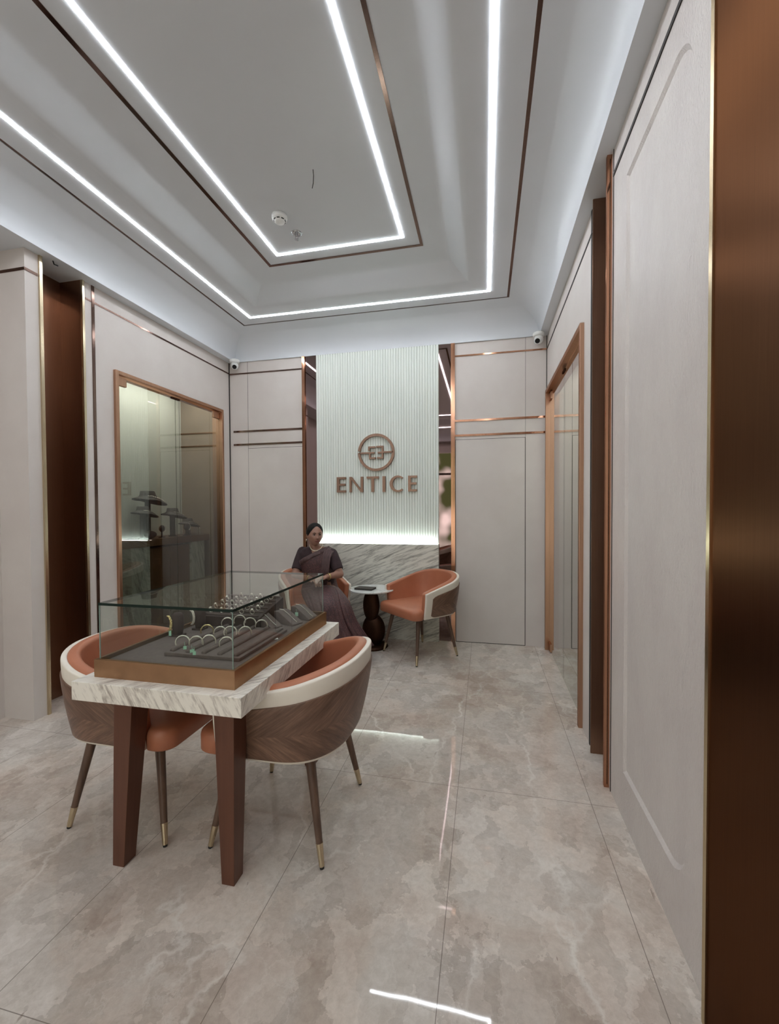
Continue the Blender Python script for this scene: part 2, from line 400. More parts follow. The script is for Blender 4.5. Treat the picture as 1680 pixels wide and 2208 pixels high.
# right wall
GR = (2.80, 4.33, 2.47)
bm = NB()
box(bm, XR, XR + T, 2.53, GR[0], 0, 3.1); box(bm, XR, XR + T, GR[1], YB, 0, 3.1)
box(bm, XR, XR + T, GR[0], GR[1], GR[2], 3.1)
box(bm, XR + 0.14, XR + 0.2, 2.24, 2.53, 0, 3.1)
box(bm, XR + T, XR + 0.2, 2.53, 2.62, 0, 3.1); box(bm, XR + 0.03, XR + 0.2, 2.15, 2.24, 0, 3.1)
box(bm, XR + 0.03, XR + 0.2, YF, 2.15, 0, 3.1)
struct('wall_right', bm, 'wall')
def arch(y0, y1, z0, z1, r, e=0.0):
    y0 -= -e; y1 -= e; z0 += e; z1 -= e; r = max(0.01, r - e); p = [(y1, z0), (y1, z1)]
    for k in range(13):
        a = PI / 2 + PI / 2 * k / 12; p.append((y0 + r + r * math.cos(a), z1 - r + r * math.sin(a)))
    for k in range(13):
        a = PI + PI / 2 * k / 12; p.append((y0 + r + r * math.cos(a), z0 + r + r * math.sin(a)))
    return p
bm = NB()
hole = arch(1.42, 2.015, 0.205, 2.755, 0.12)
prism(bm, rect(1.25, 2.225, 0.0, 3.1), 'x', XR, XR + 0.03, [hole])
# bevelled step and recessed field
inner = arch(1.42, 2.015, 0.205, 2.755, 0.12, 0.014)
quadring(bm, [[(XR, a, b) for a, b in hole], [(XR + 0.010, a, b) for a, b in inner]])
f = bm.faces.new([bm.verts.new((XR + 0.010, a, b)) for a, b in inner])
bmesh.ops.triangulate(bm, faces=[f])
wp = struct('wall_right_panel', bm, 'stucco')
wp.name = 'wall_right_arched'
# shop front behind the camera
bm = NB()
box(bm, -3.6, 1.2, YF - 0.1, YF, 2.75, 3.6); box(bm, -3.6, -2.7, YF - 0.1, YF, 0, 2.75); box(bm, 0.45, 1.2, YF - 0.1, YF, 0, 2.75)
box(bm, -2.7, 0.45, YF - 0.1, YF, 0, 0.12)
struct('wall_front', bm, 'wall')
bm = NB()
for x in (-2.7, -1.65, -0.6, 0.41): box(bm, x, x + 0.05, YF - 0.08, YF - 0.02, 0.12, 2.75)
box(bm, -2.7, 0.45, YF - 0.08, YF - 0.02, 2.2, 2.25)
wf = struct('window_1', bm, 'dark_bronze')
# ceiling : soffit, outer cove, level one, inner cove, centre
def ringpts(d, z): 
    l, r, b, f_ = d
    return [(XL + l, YF + f_, z), (XR - r, YF + f_, z), (XR - r, YB - b, z), (XL + l, YB - b, z)]
def lerp(a, b, t): return tuple(x + (y - x) * t for x, y in zip(a, b))
Z1, Z2 = 3.25, 3.37
D0 = (0.09, 0.073, 0.018, 0.2); D1 = (0.40, 0.37, 0.345, 0.5); D1b = (0.42, 0.39, 0.365, 0.52)
DL0 = (0.558, 0.538, 0.498, 0.70); DL1 = (0.578, 0.558, 0.518, 0.720)
D2 = (0.70, 0.69, 0.655, 0.9); D3 = (1.085, 1.045, 1.08, 1.3); D3b = (1.108, 1.066, 1.102, 1.32)
DI0 = (1.215, 1.172, 1.208, 1.44); DI1 = (1.234, 1.191, 1.227, 1.459)
bm = NB()
R = [ringpts((-0.8, -0.8, -0.1, -0.1), ZS), ringpts(D0, ZS)]
for k in range(1, 17):
    a = PI / 2 * k / 16; R.append(ringpts(lerp(D0, D1, 1 - math.cos(a)), ZS + (Z1 - ZS) * math.sin(a)))
R.append(ringpts(D1, Z1 + 0.006)); R.append(ringpts(D1b, Z1 + 0.006)); R.append(ringpts(D1b, Z1)); R.append(ringpts(D2, Z1))
for k in range(1, 17):
    t_ = k / 16; q = min(1.0, t_ / 0.55); R.append(ringpts(lerp(D2, D3, t_), Z1 + (Z2 - Z1) * (0.86 * q * q * (3 - 2 * q) + 0.14 * t_)))
R.append(ringpts(D3b, Z2)); R.append(ringpts(DI1, Z2))
quadring(bm, R, True, False, True)
for f in bm.faces: f.smooth = abs(f.normal.z) < 0.98
cl = struct('ceiling', bm, 'ceiling')
me = cl.data
try:
    me.set_sharp_from_angle(angle=math.radians(25))
except Exception: pass
def ringstrip(d0, d1, z, h):
    bm = NB(); a = ringpts(d0, z - h); b = ringpts(d1, z - h); a2 = ringpts(d0, z + 0.002); b2 = ringpts(d1, z + 0.002)
    for i in range(4):
        j = (i + 1) % 4
        V = [bm.verts.new(p) for p in (a[i], a[j], b[j], b[i], a2[i], a2[j], b2[j], b2[i])]
        for f in ((0, 1, 2, 3), (7, 6, 5, 4), (0, 4, 5, 1), (2, 6, 7, 3)): bm.faces.new([V[q] for q in f])
    bmesh.ops.remove_doubles(bm, verts=bm.verts, dist=1e-5)
    return bm
struct('trim_1', ringstrip(D1, D1b, Z1 + 0.004, 0.0), 'trim_dark_reflection')
struct('trim_2', ringstrip(D3, D3b, Z2, 0.004), 'trim_dark_reflection')
tag(obj('led_strip_light', ringstrip(DL0, DL1, Z1, 0.003), 'led_out'), 'long white glowing light line, the larger outer rectangle on the ceiling', 'light')
tag(obj('led_strip_light', ringstrip(DI0, DI1, Z2, 0.003), 'led_in'), 'white glowing light line, the smaller inner rectangle round the ceiling centre', 'light')

# ------------------------------------------------------------------ wall trims
trimn = [2]
def trim(bm, mat):
    trimn[0] += 1; return struct('trim_%d' % trimn[0], bm, mat)
Yb = YB
# back wall horizontal copper lines, left and right of the mirrors
for z, h in ((2.884, 0.014), (2.236, 0.020), (2.088, 0.020)):
    trim(B(-2.83 if z > 2.5 else -2.78, -1.938, Yb - 0.006, Yb, z - h / 2, z + h / 2), 'trim_dark_reflection')  # left lines coloured darker to stand for a dark reflection
    trim(B(-0.293, 0.585 if z > 2.5 else 0.57, Yb - 0.006, Yb, z - h / 2, z + h / 2), 'copper')
for x0, x1 in ((-1.938, -1.905), (-0.333, -0.293)):
    trim(B(x0, x1, Yb - 0.022, Yb, 0, ZS), 'copper')
trim(B(XL + 0.0, XL + 0.008, Yb - 0.01, Yb - 0.0, 0, ZS), 'black_gap')
trim(B(XR - 0.006, XR, Yb - 0.008, Yb, 0, ZS), 'black_gap')
# thin panel joints on the back wall
for x in (-2.60, 0.385): trim(B(x, x + 0.0025, Yb - 0.0012, Yb, 2.045, ZS), 'black_gap')
# left wall
trim(B(XL - 0.002, XL + 0.003, 2.66, YB, 2.885, 2.899), 'trim_dark_reflection')
trim(B(XL - 0.002, XL + 0.003, 2.59, 2.64, 2.885, 2.899), 'trim_dark_reflection')
trim(B(XL - 0.002, XL + 0.006, 2.64, 2.662, 0, ZS), 'trim_dark_reflection')
trim(B(XL - 0.01, XL + 0.012, 2.255, 2.275, 0, ZS), 'brass')
trim(B(XL - 0.01, XL + 0.008, 2.562, 2.580, 0, ZS), 'brass')
trim(B(XL - 0.198, XL - 0.19, 2.26, 2.57, 0, ZS), 'bronze_brushed')
bm = NB(); box(bm, XL - 0.19, XL - 0.01, 2.562, 2.57, 0, ZS); box(bm, XL - 0.19, XL - 0.01, 2.26, 2.268, 0, ZS); trim(bm, 'bronze_brushed')
bm = NB(); box(bm, XL - 0.002, XL + 0.003, 2.17, 2.25, 2.87, 2.888); box(bm, XL - 0.24, XL + 0.003, 2.167, 2.17, 2.87, 2.888); trim(bm, 'trim_dark_reflection')
# right wall
trim(B(XR - 0.003, XR + 0.002, 2.53, YB, 2.875, 2.889), 'black_gap')
trim(B(XR - 0.003, XR + 0.002, 2.605, 2.625, 0, ZS), 'black_gap')
trim(B(XR - 0.004, XR + 0.002, 1.25, 2.20, 2.885, 2.902), 'black_gap')
trim(B(XR - 0.016, XR + 0.14, 2.522, 2.532, 0, ZS), 'bronze_brushed')
trim(B(XR + 0.13, XR + 0.14, 2.24, 2.522, 0, ZS), 'bronze_brushed')
trim(B(XR - 0.022, XR + 0.03, 2.226, 2.246, 0, ZS), 'copper')
trim(B(XR - 0.003, XR, 2.196, 2.199, 0, ZS), 'black_gap')
trim(B(XR - 0.030, XR - 0.004, 1.235, 1.252, 0, ZS), 'brass')
pn = obj('bronze_panel', B(XR - 0.026, XR - 0.002, -1.2, 1.236, 0, ZS), 'panel_bronze')
tag(pn, 'big dark brushed bronze wall panel filling the right edge of the photo', 'wall panel')

# doors hidden in the back wall
def flush_door(name, x0, x1, z1):
    d = B(x0 + 0.004, x1 - 0.006, Yb - 0.004, Yb - 0.0005, 0.006, z1 - 0.004)
    o = struct(name, d, 'wall')
    g = NB(); box(g, x0, x1, Yb - 0.0022, Yb - 0.0002, 0.0, z1)
    obj('door_gap', g, 'black_gap', o)
flush_door('door_1', -2.60, -1.94, 2.045)
flush_door('door_2', -0.290, 0.388, 2.048)

# ------------------------------------------------------------------ feature wall
mr = obj('smoked_mirror', B(-1.905, -1.777, Yb - 0.006, Yb, 0, ZS), 'mirror')
tag(mr, 'tall narrow smoked mirror strip left of the fluted panel, behind the seated woman', 'mirror')
mr = obj('smoked_mirror', B(-0.456, -0.333, Yb - 0.006, Yb, 0, ZS), 'mirror')
tag(mr, 'tall narrow smoked mirror strip right of the fluted panel, behind the empty armchair', 'mirror')
bm = NB(); x0, x1 = -1.777, -0.456; n = 48; p = (x1 - x0) / n; prof = []
for i in range(n):
    for k in range(7):
        a = PI * k / 7; prof.append((x0 + p * i + p / 2 * (1 - math.cos(a)), Yb - 0.006 - 0.55 * p * math.sin(a)))
prof.append((x1, Yb - 0.006))
quadring(bm, [[(a, b, 1.00) for a, b in prof], [(a, b, ZS) for a, b in prof]], False)
for f in bm.faces: f.smooth = True
fp = obj('fluted_panel', bm, 'fluted'); fp.data.set_sharp_from_angle(angle=math.radians(50))
tag(fp, 'mint white vertically fluted wall panel behind the bronze shop sign', 'wall panel')
mp = obj('marble_panel', B(-1.777, -0.456, Yb - 0.052, Yb, 0, 0.99), 'marble_wall', bevel=0.002)
tag(mp, 'grey veined marble wall panel below the fluted panel', 'wall panel')
tag(obj('ledge_light', B(-1.765, -0.468, Yb - 0.048, Yb - 0.026, 0.9905, 0.9945), 'led_panel'), 'thin glowing light strip on top of the marble panel, washing up the fluted panel', 'light')

ll = area('ledge_lamp', (-1.116, Yb - 0.044, 0.996), (math.radians(180), 0, 0), 1.29, 0.010, 0.9, (0.90, 1.0, 0.94))
# sign: ring emblem and letters
sg = empty('wall_sign', (-1.107, Yb - 0.03, 1.53))
tag(sg, 'bronze shop sign, ring emblem above six raised letters, on the fluted panel', 'sign')
y0s, y1s = Yb - 0.044, Yb - 0.018
C = (-1.107, 1.944); bm = NB(); U = 0.000686
def arc(a0, a1, ro, ri, n=40):
    o = [(C[0] + ro * math.cos(a0 + (a1 - a0) * k / n), C[1] + ro * math.sin(a0 + (a1 - a0) * k / n)) for k in range(n + 1)]
    i = [(C[0] + ri * math.cos(a0 + (a1 - a0) * k / n), C[1] + ri * math.sin(a0 + (a1 - a0) * k / n)) for k in range(n + 1)]
    for k in range(n): prism(bm, [o[k], o[k + 1], i[k + 1], i[k]], 'y', y0s, y1s)
arc(math.radians(0), math.radians(175), 0.195, 0.169); arc(math.radians(180.5), math.radians(360), 0.195, 0.169)
def eb(ax, ay, bx, by): # crop units, centre (820,555), y down
    prism(bm, rect(C[0] + (ax - 820) * U, C[0] + (bx - 820) * U, C[1] - (by - 555) * U, C[1] - (ay - 555) * U), 'y', y0s, y1s)
eb(697, 462, 808, 488); eb(697, 488, 722, 526); eb(556, 549, 797, 573); eb(710, 573, 735, 656); eb(735, 628, 812, 656)
eb(824, 458, 934, 484); eb(908, 484, 934, 652); eb(846, 547, 908, 573); eb(934, 542, 1084, 566); eb(836, 626, 908, 652)
bmesh.ops.remove_doubles(bm, verts=bm.verts, dist=1e-6)
obj('emblem', bm, 'sign', sg)
za, zb = 1.532, 1.694
def letter(ch, x0, x1):
    bm = NB(); W = x1 - x0; s = 0.030; h = 0.022; zm = (za + zb) / 2
    R_ = lambda a, b, c, d: prism(bm, rect(a, b, c, d), 'y', y0s, y1s)
    if ch == 'E':
        R_(x0, x0 + s, za, zb); R_(x0 + s, x1, za, za + h); R_(x0 + s, x1, zb - h, zb); R_(x0 + s, x1 - 0.006, zm - h / 2, zm + h / 2)
    if ch == 'N':
        R_(x0, x0 + 0.025, za, zb); R_(x1 - 0.025, x1, za, zb)
        prism(bm, [(x0 + 0.025, zb), (x0, zb), (x1 - 0.025, za), (x1, za)], 'y', y0s + 0.001, y1s - 0.001)
    if ch == 'T':
        c = (x0 + x1) / 2; R_(x0, x1, zb - h, zb); R_(c - s / 2, c + s / 2, za, zb - h)
    if ch == 'I': R_(x0, x1, za, zb)
    if ch == 'C':
        cx, cz = x0 + 0.083, zm; k = 30
        for i in range(k):
            a0 = math.radians(48) + math.radians(264) * i / k; a1 = math.radians(48) + math.radians(264) * (i + 1) / k
            def Q(a, ro): 
                t = 0.018 + 0.014 * max(0, -math.cos(a)); r = 0.085 - (0 if ro else t)
                return (cx + r * math.cos(a), cz + r * math.sin(a))
            prism(bm, [Q(a0, 1), Q(a1, 1), Q(a1, 0), Q(a0, 0)], 'y', y0s, y1s)
    bmesh.ops.remove_doubles(bm, verts=bm.verts, dist=1e-6)
    obj('letter', bm, 'sign', sg)
for ch, a, b in (('E', -1.540, -1.440), ('N', -1.399, -1.250), ('T', -1.210, -1.079), ('I', -1.039, -1.009), ('C', -0.961, -0.817), ('E', -0.769, -0.677)): letter(ch, a, b)

# ------------------------------------------------------------------ glass door niches
def glass_doors(name, X, sgn, y0, y1, zt, fw_):
    """sgn: +1 the room lies towards +X"""
    root = empty(name, (X, (y0 + y1) / 2, 0)); root['kind'] = 'structure'
    o = 0.024 * sgn; i = -0.10 * sgn
    bm = NB()
    for a, b, c, d in ((y0, y0 + fw_, 0, zt), (y1 - fw_, y1, 0, zt), (y0 + fw_, y1 - fw_, zt - fw_, zt)):
        box(bm, min(X + o, X + i), max(X + o, X + i), a, b, c, d)
    obj('frame', bm, 'frame', root, bevel=0.002)
    ym = (y0 + y1) / 2; gx = X - 0.02 * sgn
    for a, b, hy in ((y0 + fw_ + 0.004, ym - 0.002, 0), (ym + 0.002, y1 - fw_ - 0.004, 1)):
        g = obj('glass_pane', B(gx - 0.005, gx + 0.005, a, b, 0.012, zt - fw_ - 0.012), 'glass_door', root)
        hy0, hy1 = (a, a + 0.10) if hy == 0 else (b - 0.10, b)
        for z0, z1 in ((0.012, 0.085), (zt - fw_ - 0.075, zt - fw_ - 0.008)):
            obj('hinge', B(gx - 0.014, gx + 0.014, hy0, hy1, z0, z1), 'frame', g, bevel=0.002)
        ly0, ly1 = (b - 0.05, b) if hy == 0 else (a, a + 0.05)
        obj('lock', B(gx - 0.012, gx + 0.012, ly0, ly1, zt - fw_ - 0.03, zt - fw_ - 0.012), 'dark_bronze', g, bevel=0.002)
    return root
glass_doors('door_3', XL, 1, GL[0], GL[1], GL[2], 0.03)
glass_doors('door_4', XR, -1, GR[0], GR[1], GR[2], 0.035)
# left display room
bm = NB(); box(bm, -3.56, -3.45, 2.66, 4.40, 0, 3.0); box(bm, -3.45, XL - T, 2.66, 2.72, 0, 3.0); struct('wall_left_niche', bm, 'niche_wall')
struct('wall_back_niche', B(-3.45, XL - T, 4.365, 4.386, 0, 3.0), 'niche_brown')
bm = NB(); box(bm, -3.451, -3.448, 4.335, 4.338, 0, 3.0); struct('trim_50', bm, 'black_gap')
bm = NB(); 
for z in (2.236, 2.088): box(bm, -3.45, XL - T, 4.359, 4.365, z - 0.007, z + 0.007)
struct('trim_51', bm, 'bronze_brushed')
# right display room
bm = NB(); box(bm, 1.20, 1.3, 2.66, 4.40, 0, 3.0); box(bm, XR + T, 1.2, 2.66, 2.72, 0, 3.0); struct('wall_right_niche', bm, 'niche_wall')

# counter in the left display room
ct = empty('display_counter', (-3.27, 3.75, 0))
tag(ct, 'bronze and marble counter with dark necklace busts, behind the left glass doors', 'counter')
obj('counter_top', B(-3.44, -3.09, 3.0, 4.36, 1.010, 1.078), 'bronze_base', ct, bevel=0.003)
obj('side_panel', B(-3.44, -3.10, 3.25, 3.47, 0, 1.010), 'marble_counter', ct)
obj('side_panel', B(-3.44, -3.10, 4.065, 4.278, 0, 1.010), 'marble_counter', ct)
d1 = obj('door', B(-3.44, -3.125, 3.475, 3.760, 0.03, 0.985), 'counter_door', ct, bevel=0.003)
d2 = obj('door', B(-3.44, -3.125, 3.768, 4.060, 0.03, 0.985), 'counter_door', ct, bevel=0.003)
def bust(y, x, ztop, w, label, chain, zb=1.078, yaw=0.0, wedge=False):
    r = empty('necklace_bust', (x, y, zb), yaw); tag(r, label, 'necklace bust', None)
    H = ztop - zb; bm = NB(); nseg = 40; rings = []
    # local: chest towards +Y(=screen right) and +X
    nw = 0.27 * w; 
    for t, rr, zz in ((0, 0.0, 0.0), (0.0, 0.86, 0.0), (0.0, 1.0, -0.006), (0.3, 1.06, -0.045), (0.5, 1.22, -0.066), (0.75, 1.62, -0.078), (1.0, 2.05, -0.088), (1.02, 2.08, -0.096)):
        ring = []
        for k in range(nseg):
            a = 2 * PI * k / nseg; c, s_ = math.cos(a), math.sin(a)
            front = max(0, s_)
            rad = nw * rr * (1 + 0.35 * t * front)
            ring.append((rad * c * 0.9, rad * s_, H + (zz - t * t * (0.075 * front ** 1.5 + 0.02 * c * c)) * w / 0.30))
        rings.append(ring)
    quadring(bm, rings, True, False, False)
    sh = obj('shoulders', bm, 'bust', r, local=True, smooth=True)
    s = sh.modifiers.new('solid', 'SOLIDIFY'); s.thickness = 0.006; s.offset = -1
    obj('stand', lathe(NB(), [(0.06 * w / 0.3, 0), (0.06 * w / 0.3, 0.008), (0.026, 0.012), (0.026, H - 0.05)], n=20), 'bust', r, local=True, smooth=False)
    # necklace lying over the chest
    pts = []
    for k in range(25):
        a = math.radians(-25 + 230 * k / 24); c, s_ = math.cos(a), math.sin(a); fr = max(0, s_)
        rr = 1.25 + 0.5 * fr; t = 0.5 + 0.32 * fr
        rad = nw * rr * (1 + 0.35 * t * fr)
        zz = -0.064 - 0.016 * fr
        pts.append((rad * c * 0.9, rad * s_, H + (zz - t * t * (0.075 * fr ** 1.5 + 0.02 * c * c)) * w / 0.30 + 0.004))
    nk = NB()
    if chain == 'thick':
        for k, q in enumerate(pts): ball(nk, q, (0.007, 0.007, 0.005), 8, 6)
        for q in pts[3:-3]: ball(nk, (q[0] * 1.07, q[1] * 1.07, q[2] - 0.006), 0.005, 8, 6)
    else: tube(nk, pts, 0.003, 6)
    no = obj('necklace', nk, 'silver', None, smooth=True)
    no.location = (x, y, zb); no.rotation_euler = (0, 0, yaw)
    tag(no, 'silver ' + ('jewelled collar' if chain == 'thick' else 'chain') + ' draped on the ' + label.split(',')[0], 'necklace')
    return r
bust(3.674, -3.3, 1.545, 0.25, 'tallest necklace bust, topmost of the group behind the left glass doors', 'thick', yaw=-0.25)
bust(3.50, -3.20, 1.39, 0.19, 'leftmost necklace bust on the counter, below the tallest one', 'thin', yaw=-0.25)
bust(3.90, -3.20, 1.375, 0.20, 'dark middle necklace bust, right of the tall one', 'thin', yaw=-0.25)
bust(4.20, -3.25, 1.262, 0.18, 'low necklace bust at the right end of the counter', 'thin', yaw=-0.25)
def small_stand(name, y, x, z, r, label, jewel):
    rt_ = empty(name, (x, y, z)); tag(rt_, label, 'display stand')
    obj('base', lathe(NB(), [(r * 0.9, 0), (r * 0.9, 0.006), (0.008, 0.01), (0.008, 0.055)], (x, y, z), 16), 'velvet_dark', rt_)
    b = NB(); mt = Matrix.Rotation(PI / 2, 4, 'Y'); ball(b, (x, y, z + 0.055 + r), (r, r, 0.02), 20, 12, mt)
    obj('pad', b, 'velvet_dark', rt_, smooth=True)
    b = NB(); pts = [(x + 0.022, y + r * 0.95 * math.cos(a), z + 0.055 + r + r * 0.95 * math.sin(a)) for a in [math.radians(-70 + 140 * k / 12) for k in range(13)]]
    tube(b, pts, 0.004, 6); o = obj('bracelet', b, 'silver', None, smooth=True); tag(o, 'silver bracelet on the ' + label, 'bracelet')
small_stand('bracelet_stand', 3.70, -3.16, 1.078, 0.035, 'small black disc stand at the foot of the tallest bust', 1)
small_stand('bracelet_stand', 4.06, -3.16, 1.078, 0.038, 'black disc stand between the two right busts', 1)
b = NB(); ball(b, (-3.18, 3.56, 1.115), (0.05, 0.075, 0.037), 20, 12); o = obj('jewellery_cushion', b, 'velvet_dark', smooth=True); tag(o, 'round black cushion on the counter below the leftmost bust', 'cushion')
for dy in (0, 0.035):
    b = NB(); tube(b, [(-3.2, 4.30 + dy, 1.16), (-3.2, 4.303 + dy, 1.14), (-3.2, 4.30 + dy, 1.118)], [0.002, 0.006, 0.003], 8); box(b, -3.203, -3.197, 4.297 + dy, 4.303 + dy, 1.078, 1.12)
    o = obj('earring', b, 'silver', smooth=True); tag(o, ('left' if dy == 0 else 'right') + ' one of the silver earring pair at the far right end of the counter', 'earring', 'earrings at the counter end')

# ------------------------------------------------------------------ ceiling fittings
sd = empty('smoke_detector', (-1.375, 2.755, Z2)); tag(sd, 'white round smoke detector on the ceiling centre', 'smoke detector')
prof = [(0.052, 0), (0.052, -0.018), (0.050, -0.026), (0.040, -0.030), (0.034, -0.044), (0.030, -0.048), (0.0, -0.050)]
obj('body', lathe(NB(), prof, (-1.375, 2.755, Z2), 36), 'plastic', sd, smooth=True)
bm = NB()
for k in range(8):
    a = 2 * PI * k / 8 + 0.2; c, s_ = math.cos(a), math.sin(a)
    tube(bm, [(-1.375 + 0.0385 * math.cos(a + t), 2.755 + 0.0385 * math.sin(a + t), Z2 - 0.035) for t in (-0.25, -0.12, 0, 0.12, 0.25)], 0.0035, 6)
obj('vent_slots', bm, 'black', sd)
sp = empty('fire_sprinkler', (-1.34, 2.955, Z2)); tag(sp, 'small chrome fire sprinkler hanging from the ceiling', 'sprinkler')
c_ = (-1.34, 2.955, Z2)
obj('escutcheon', lathe(NB(), [(0.040, 0), (0.040, -0.003), (0.030, -0.008), (0.014, -0.004), (0.0, -0.004)], c_, 32), 'steel', sp, smooth=True)
bm = NB(); tube(bm, [(c_[0], c_[1], Z2), (c_[0], c_[1], Z2 - 0.022)], 0.009, 12)
tube(bm, [(c_[0] - 0.010, c_[1], Z2 - 0.02), (c_[0] - 0.012, c_[1], Z2 - 0.034), (c_[0], c_[1], Z2 - 0.046)], 0.002, 6)
tube(bm, [(c_[0] + 0.010, c_[1], Z2 - 0.02), (c_[0] + 0.012, c_[1], Z2 - 0.034), (c_[0], c_[1], Z2 - 0.046)], 0.002, 6)
obj('nozzle', bm, 'steel', sp); obj('deflector', lathe(NB(), [(0.016, -0.046), (0.016, -0.048), (0.003, -0.050)], c_, 18), 'steel', sp)
bm = NB(); tube(bm, [(-0.995, 2.43, Z2 + 0.002), (-1.0, 2.45, Z2 - 0.02), (-1.012, 2.475, Z2 - 0.045), (-1.03, 2.5, Z2 - 0.055)], 0.0022, 6)
tag(obj('ceiling_wire', bm, 'black', smooth=True), 'short dark wire poking out of the ceiling centre', 'wire')
bm = NB(); tube(bm, [(-2.80, 2.33, ZS + 0.002), (-2.795, 2.335, ZS - 0.02), (-2.775, 2.345, ZS - 0.028)], 0.0045, 6)
tag(obj('ceiling_hook', bm, 'black', smooth=True), 'tiny black hook under the soffit above the left bronze niche', 'hook')
def security_camera(x, y, z, label, aim):
    r = empty('security_camera', (x, y, z)); tag(r, label, 'camera')
    obj('mount', lathe(NB(), [(0.052, 0.0), (0.054, -0.012), (0.050, -0.030), (0.040, -0.034)], (x, y, z), 28), 'plastic', r, smooth=True)
    ball_c = Vector((x, y, z - 0.062)); b = NB(); ball(b, ball_c, 0.042, 24, 16); d = Vector(aim).normalized()
    tube(b, [ball_c + d * 0.01, ball_c + d * 0.036, ball_c + d * 0.05], [0.034, 0.034, 0.028], 20)
    obj('eyeball', b, 'plastic', r, smooth=True)
    b = NB(); tube(b, [ball_c + d * 0.045, ball_c + d * 0.0535], [0.023, 0.023], 20); obj('lens', b, 'black', r)
security_camera(-2.705, 4.30, ZS, 'white dome security camera in the left corner under the ceiling', (0.45, -0.8, -0.55))
security_camera(0.497, 4.30, ZS, 'white dome security camera in the right corner under the ceiling', (-0.3, -0.85, -0.55))

# ------------------------------------------------------------------ armchairs (local front = +X)
XA = -0.06
def plan_pts(a, hw, xf, n=2.5, K=60):
    """half outline from arm front to mid back"""
    p = []
    for k in range(9): p.append((xf + (XA - xf) * k / 9, hw))
    for k in range(K + 1):
        t = PI / 2 * k / K; p.append((XA - a * math.sin(t) ** (2 / n), hw * max(0.0, math.cos(t)) ** (2 / n)))
    return p
def resample(p, m):
    L = [0]
    for q, r in zip(p[:-1], p[1:]): L.append(L[-1] + math.hypot(r[0] - q[0], r[1] - q[1]))
    out = []; i = 0
    for k in range(m + 1):
        s = L[-1] * k / m
        while i < len(L) - 2 and L[i + 1] < s: i += 1
        t = (s - L[i]) / max(1e-9, L[i + 1] - L[i]); out.append((p[i][0] + (p[i + 1][0] - p[i][0]) * t, p[i][1] + (p[i + 1][1] - p[i][1]) * t))
    return out, L[-1]
HZ0 = 0.398
def ztop(x): 
    z = 0.617 + (0.20 - x) * 0.235
    return z + 0.012 * max(0, min(1, (-x - 0.15) / 0.2))
MH = 30
def outline(v, off):
    """outline at relative height v (0 bottom,1 top), moved inward by off"""
    ib = 0.062 * (1 - v) ** 1.7; isd = 0.028 * (1 - v) ** 1.7
    half, L = resample(plan_pts(0.285 - ib - off, 0.318 - isd - off, 0.178), MH)
    return half + [(x, -y) for x, y in reversed(half[:-1])], L
def shell(bm, d0, d1, v0, v1, i0, i1, top_off=0.0, NV=12, uv=None, corner=0.0):
    cols = []
    outl = {}
    grid = {}
    for side, d in ((0, d0), (1, d1)):
        for j in range(NV + 1):
            for i in range(i0, i1 + 1):
                # corner rounding of the panel ends
                e = min(i - i0, i1 - i); lo, hi = v0, v1
                if corner and e < 3:
                    sh = corner * (1 - math.sqrt(max(0, 1 - ((3 - e) / 3.0) ** 2)))
                    lo, hi = v0 + sh, v1 - sh
                v = lo + (hi - lo) * j / NV
                key = (round(v, 4), d)
                if key not in outl: outl[key] = outline(v, d)[0]
                x, y = outl[key][i]
                zt = ztop(outline_top[i][0]) + top_off
                z = HZ0 + (zt - HZ0) * v
                grid[(side, j, i)] = bm.verts.new((x, y, z))
    for j in range(NV):
        for i in range(i0, i1):
            for s in (0, 1):
                f = bm.faces.new([grid[(s, j, i)], grid[(s, j, i + 1)], grid[(s, j + 1, i + 1)], grid[(s, j + 1, i)]])
                if uv is not None:
                    for lp, (jj, ii) in zip(f.loops, ((j, i), (j, i + 1), (j + 1, i + 1), (j + 1, i))):
                        s_ = min(ii, 2 * MH - ii) * HL / MH
                        lp[uv].uv = (s_, (jj / NV) * 0.27 - 0.125)
    for i in range(i0, i1):
        bm.faces.new([grid[(0, NV, i)], grid[(0, NV, i + 1)], grid[(1, NV, i + 1)], grid[(1, NV, i)]])
        bm.faces.new([grid[(0, 0, i)], grid[(0, 0, i + 1)], grid[(1, 0, i + 1)], grid[(1, 0, i)]])
    for j in range(NV):
        for i in (i0, i1): bm.faces.new([grid[(0, j, i)], grid[(0, j + 1, i)], grid[(1, j + 1, i)], grid[(1, j, i)]])
    return bm
outline_top, HL = outline(1.0, 0.0)
def bev(w, seg=3, ang=35):
    def f(o):
        b = o.modifiers.new('bevel', 'BEVEL'); b.width = w; b.segments = seg; b.limit_method = 'ANGLE'; b.angle_limit = math.radians(ang)
        b.harden_normals = False
    return f
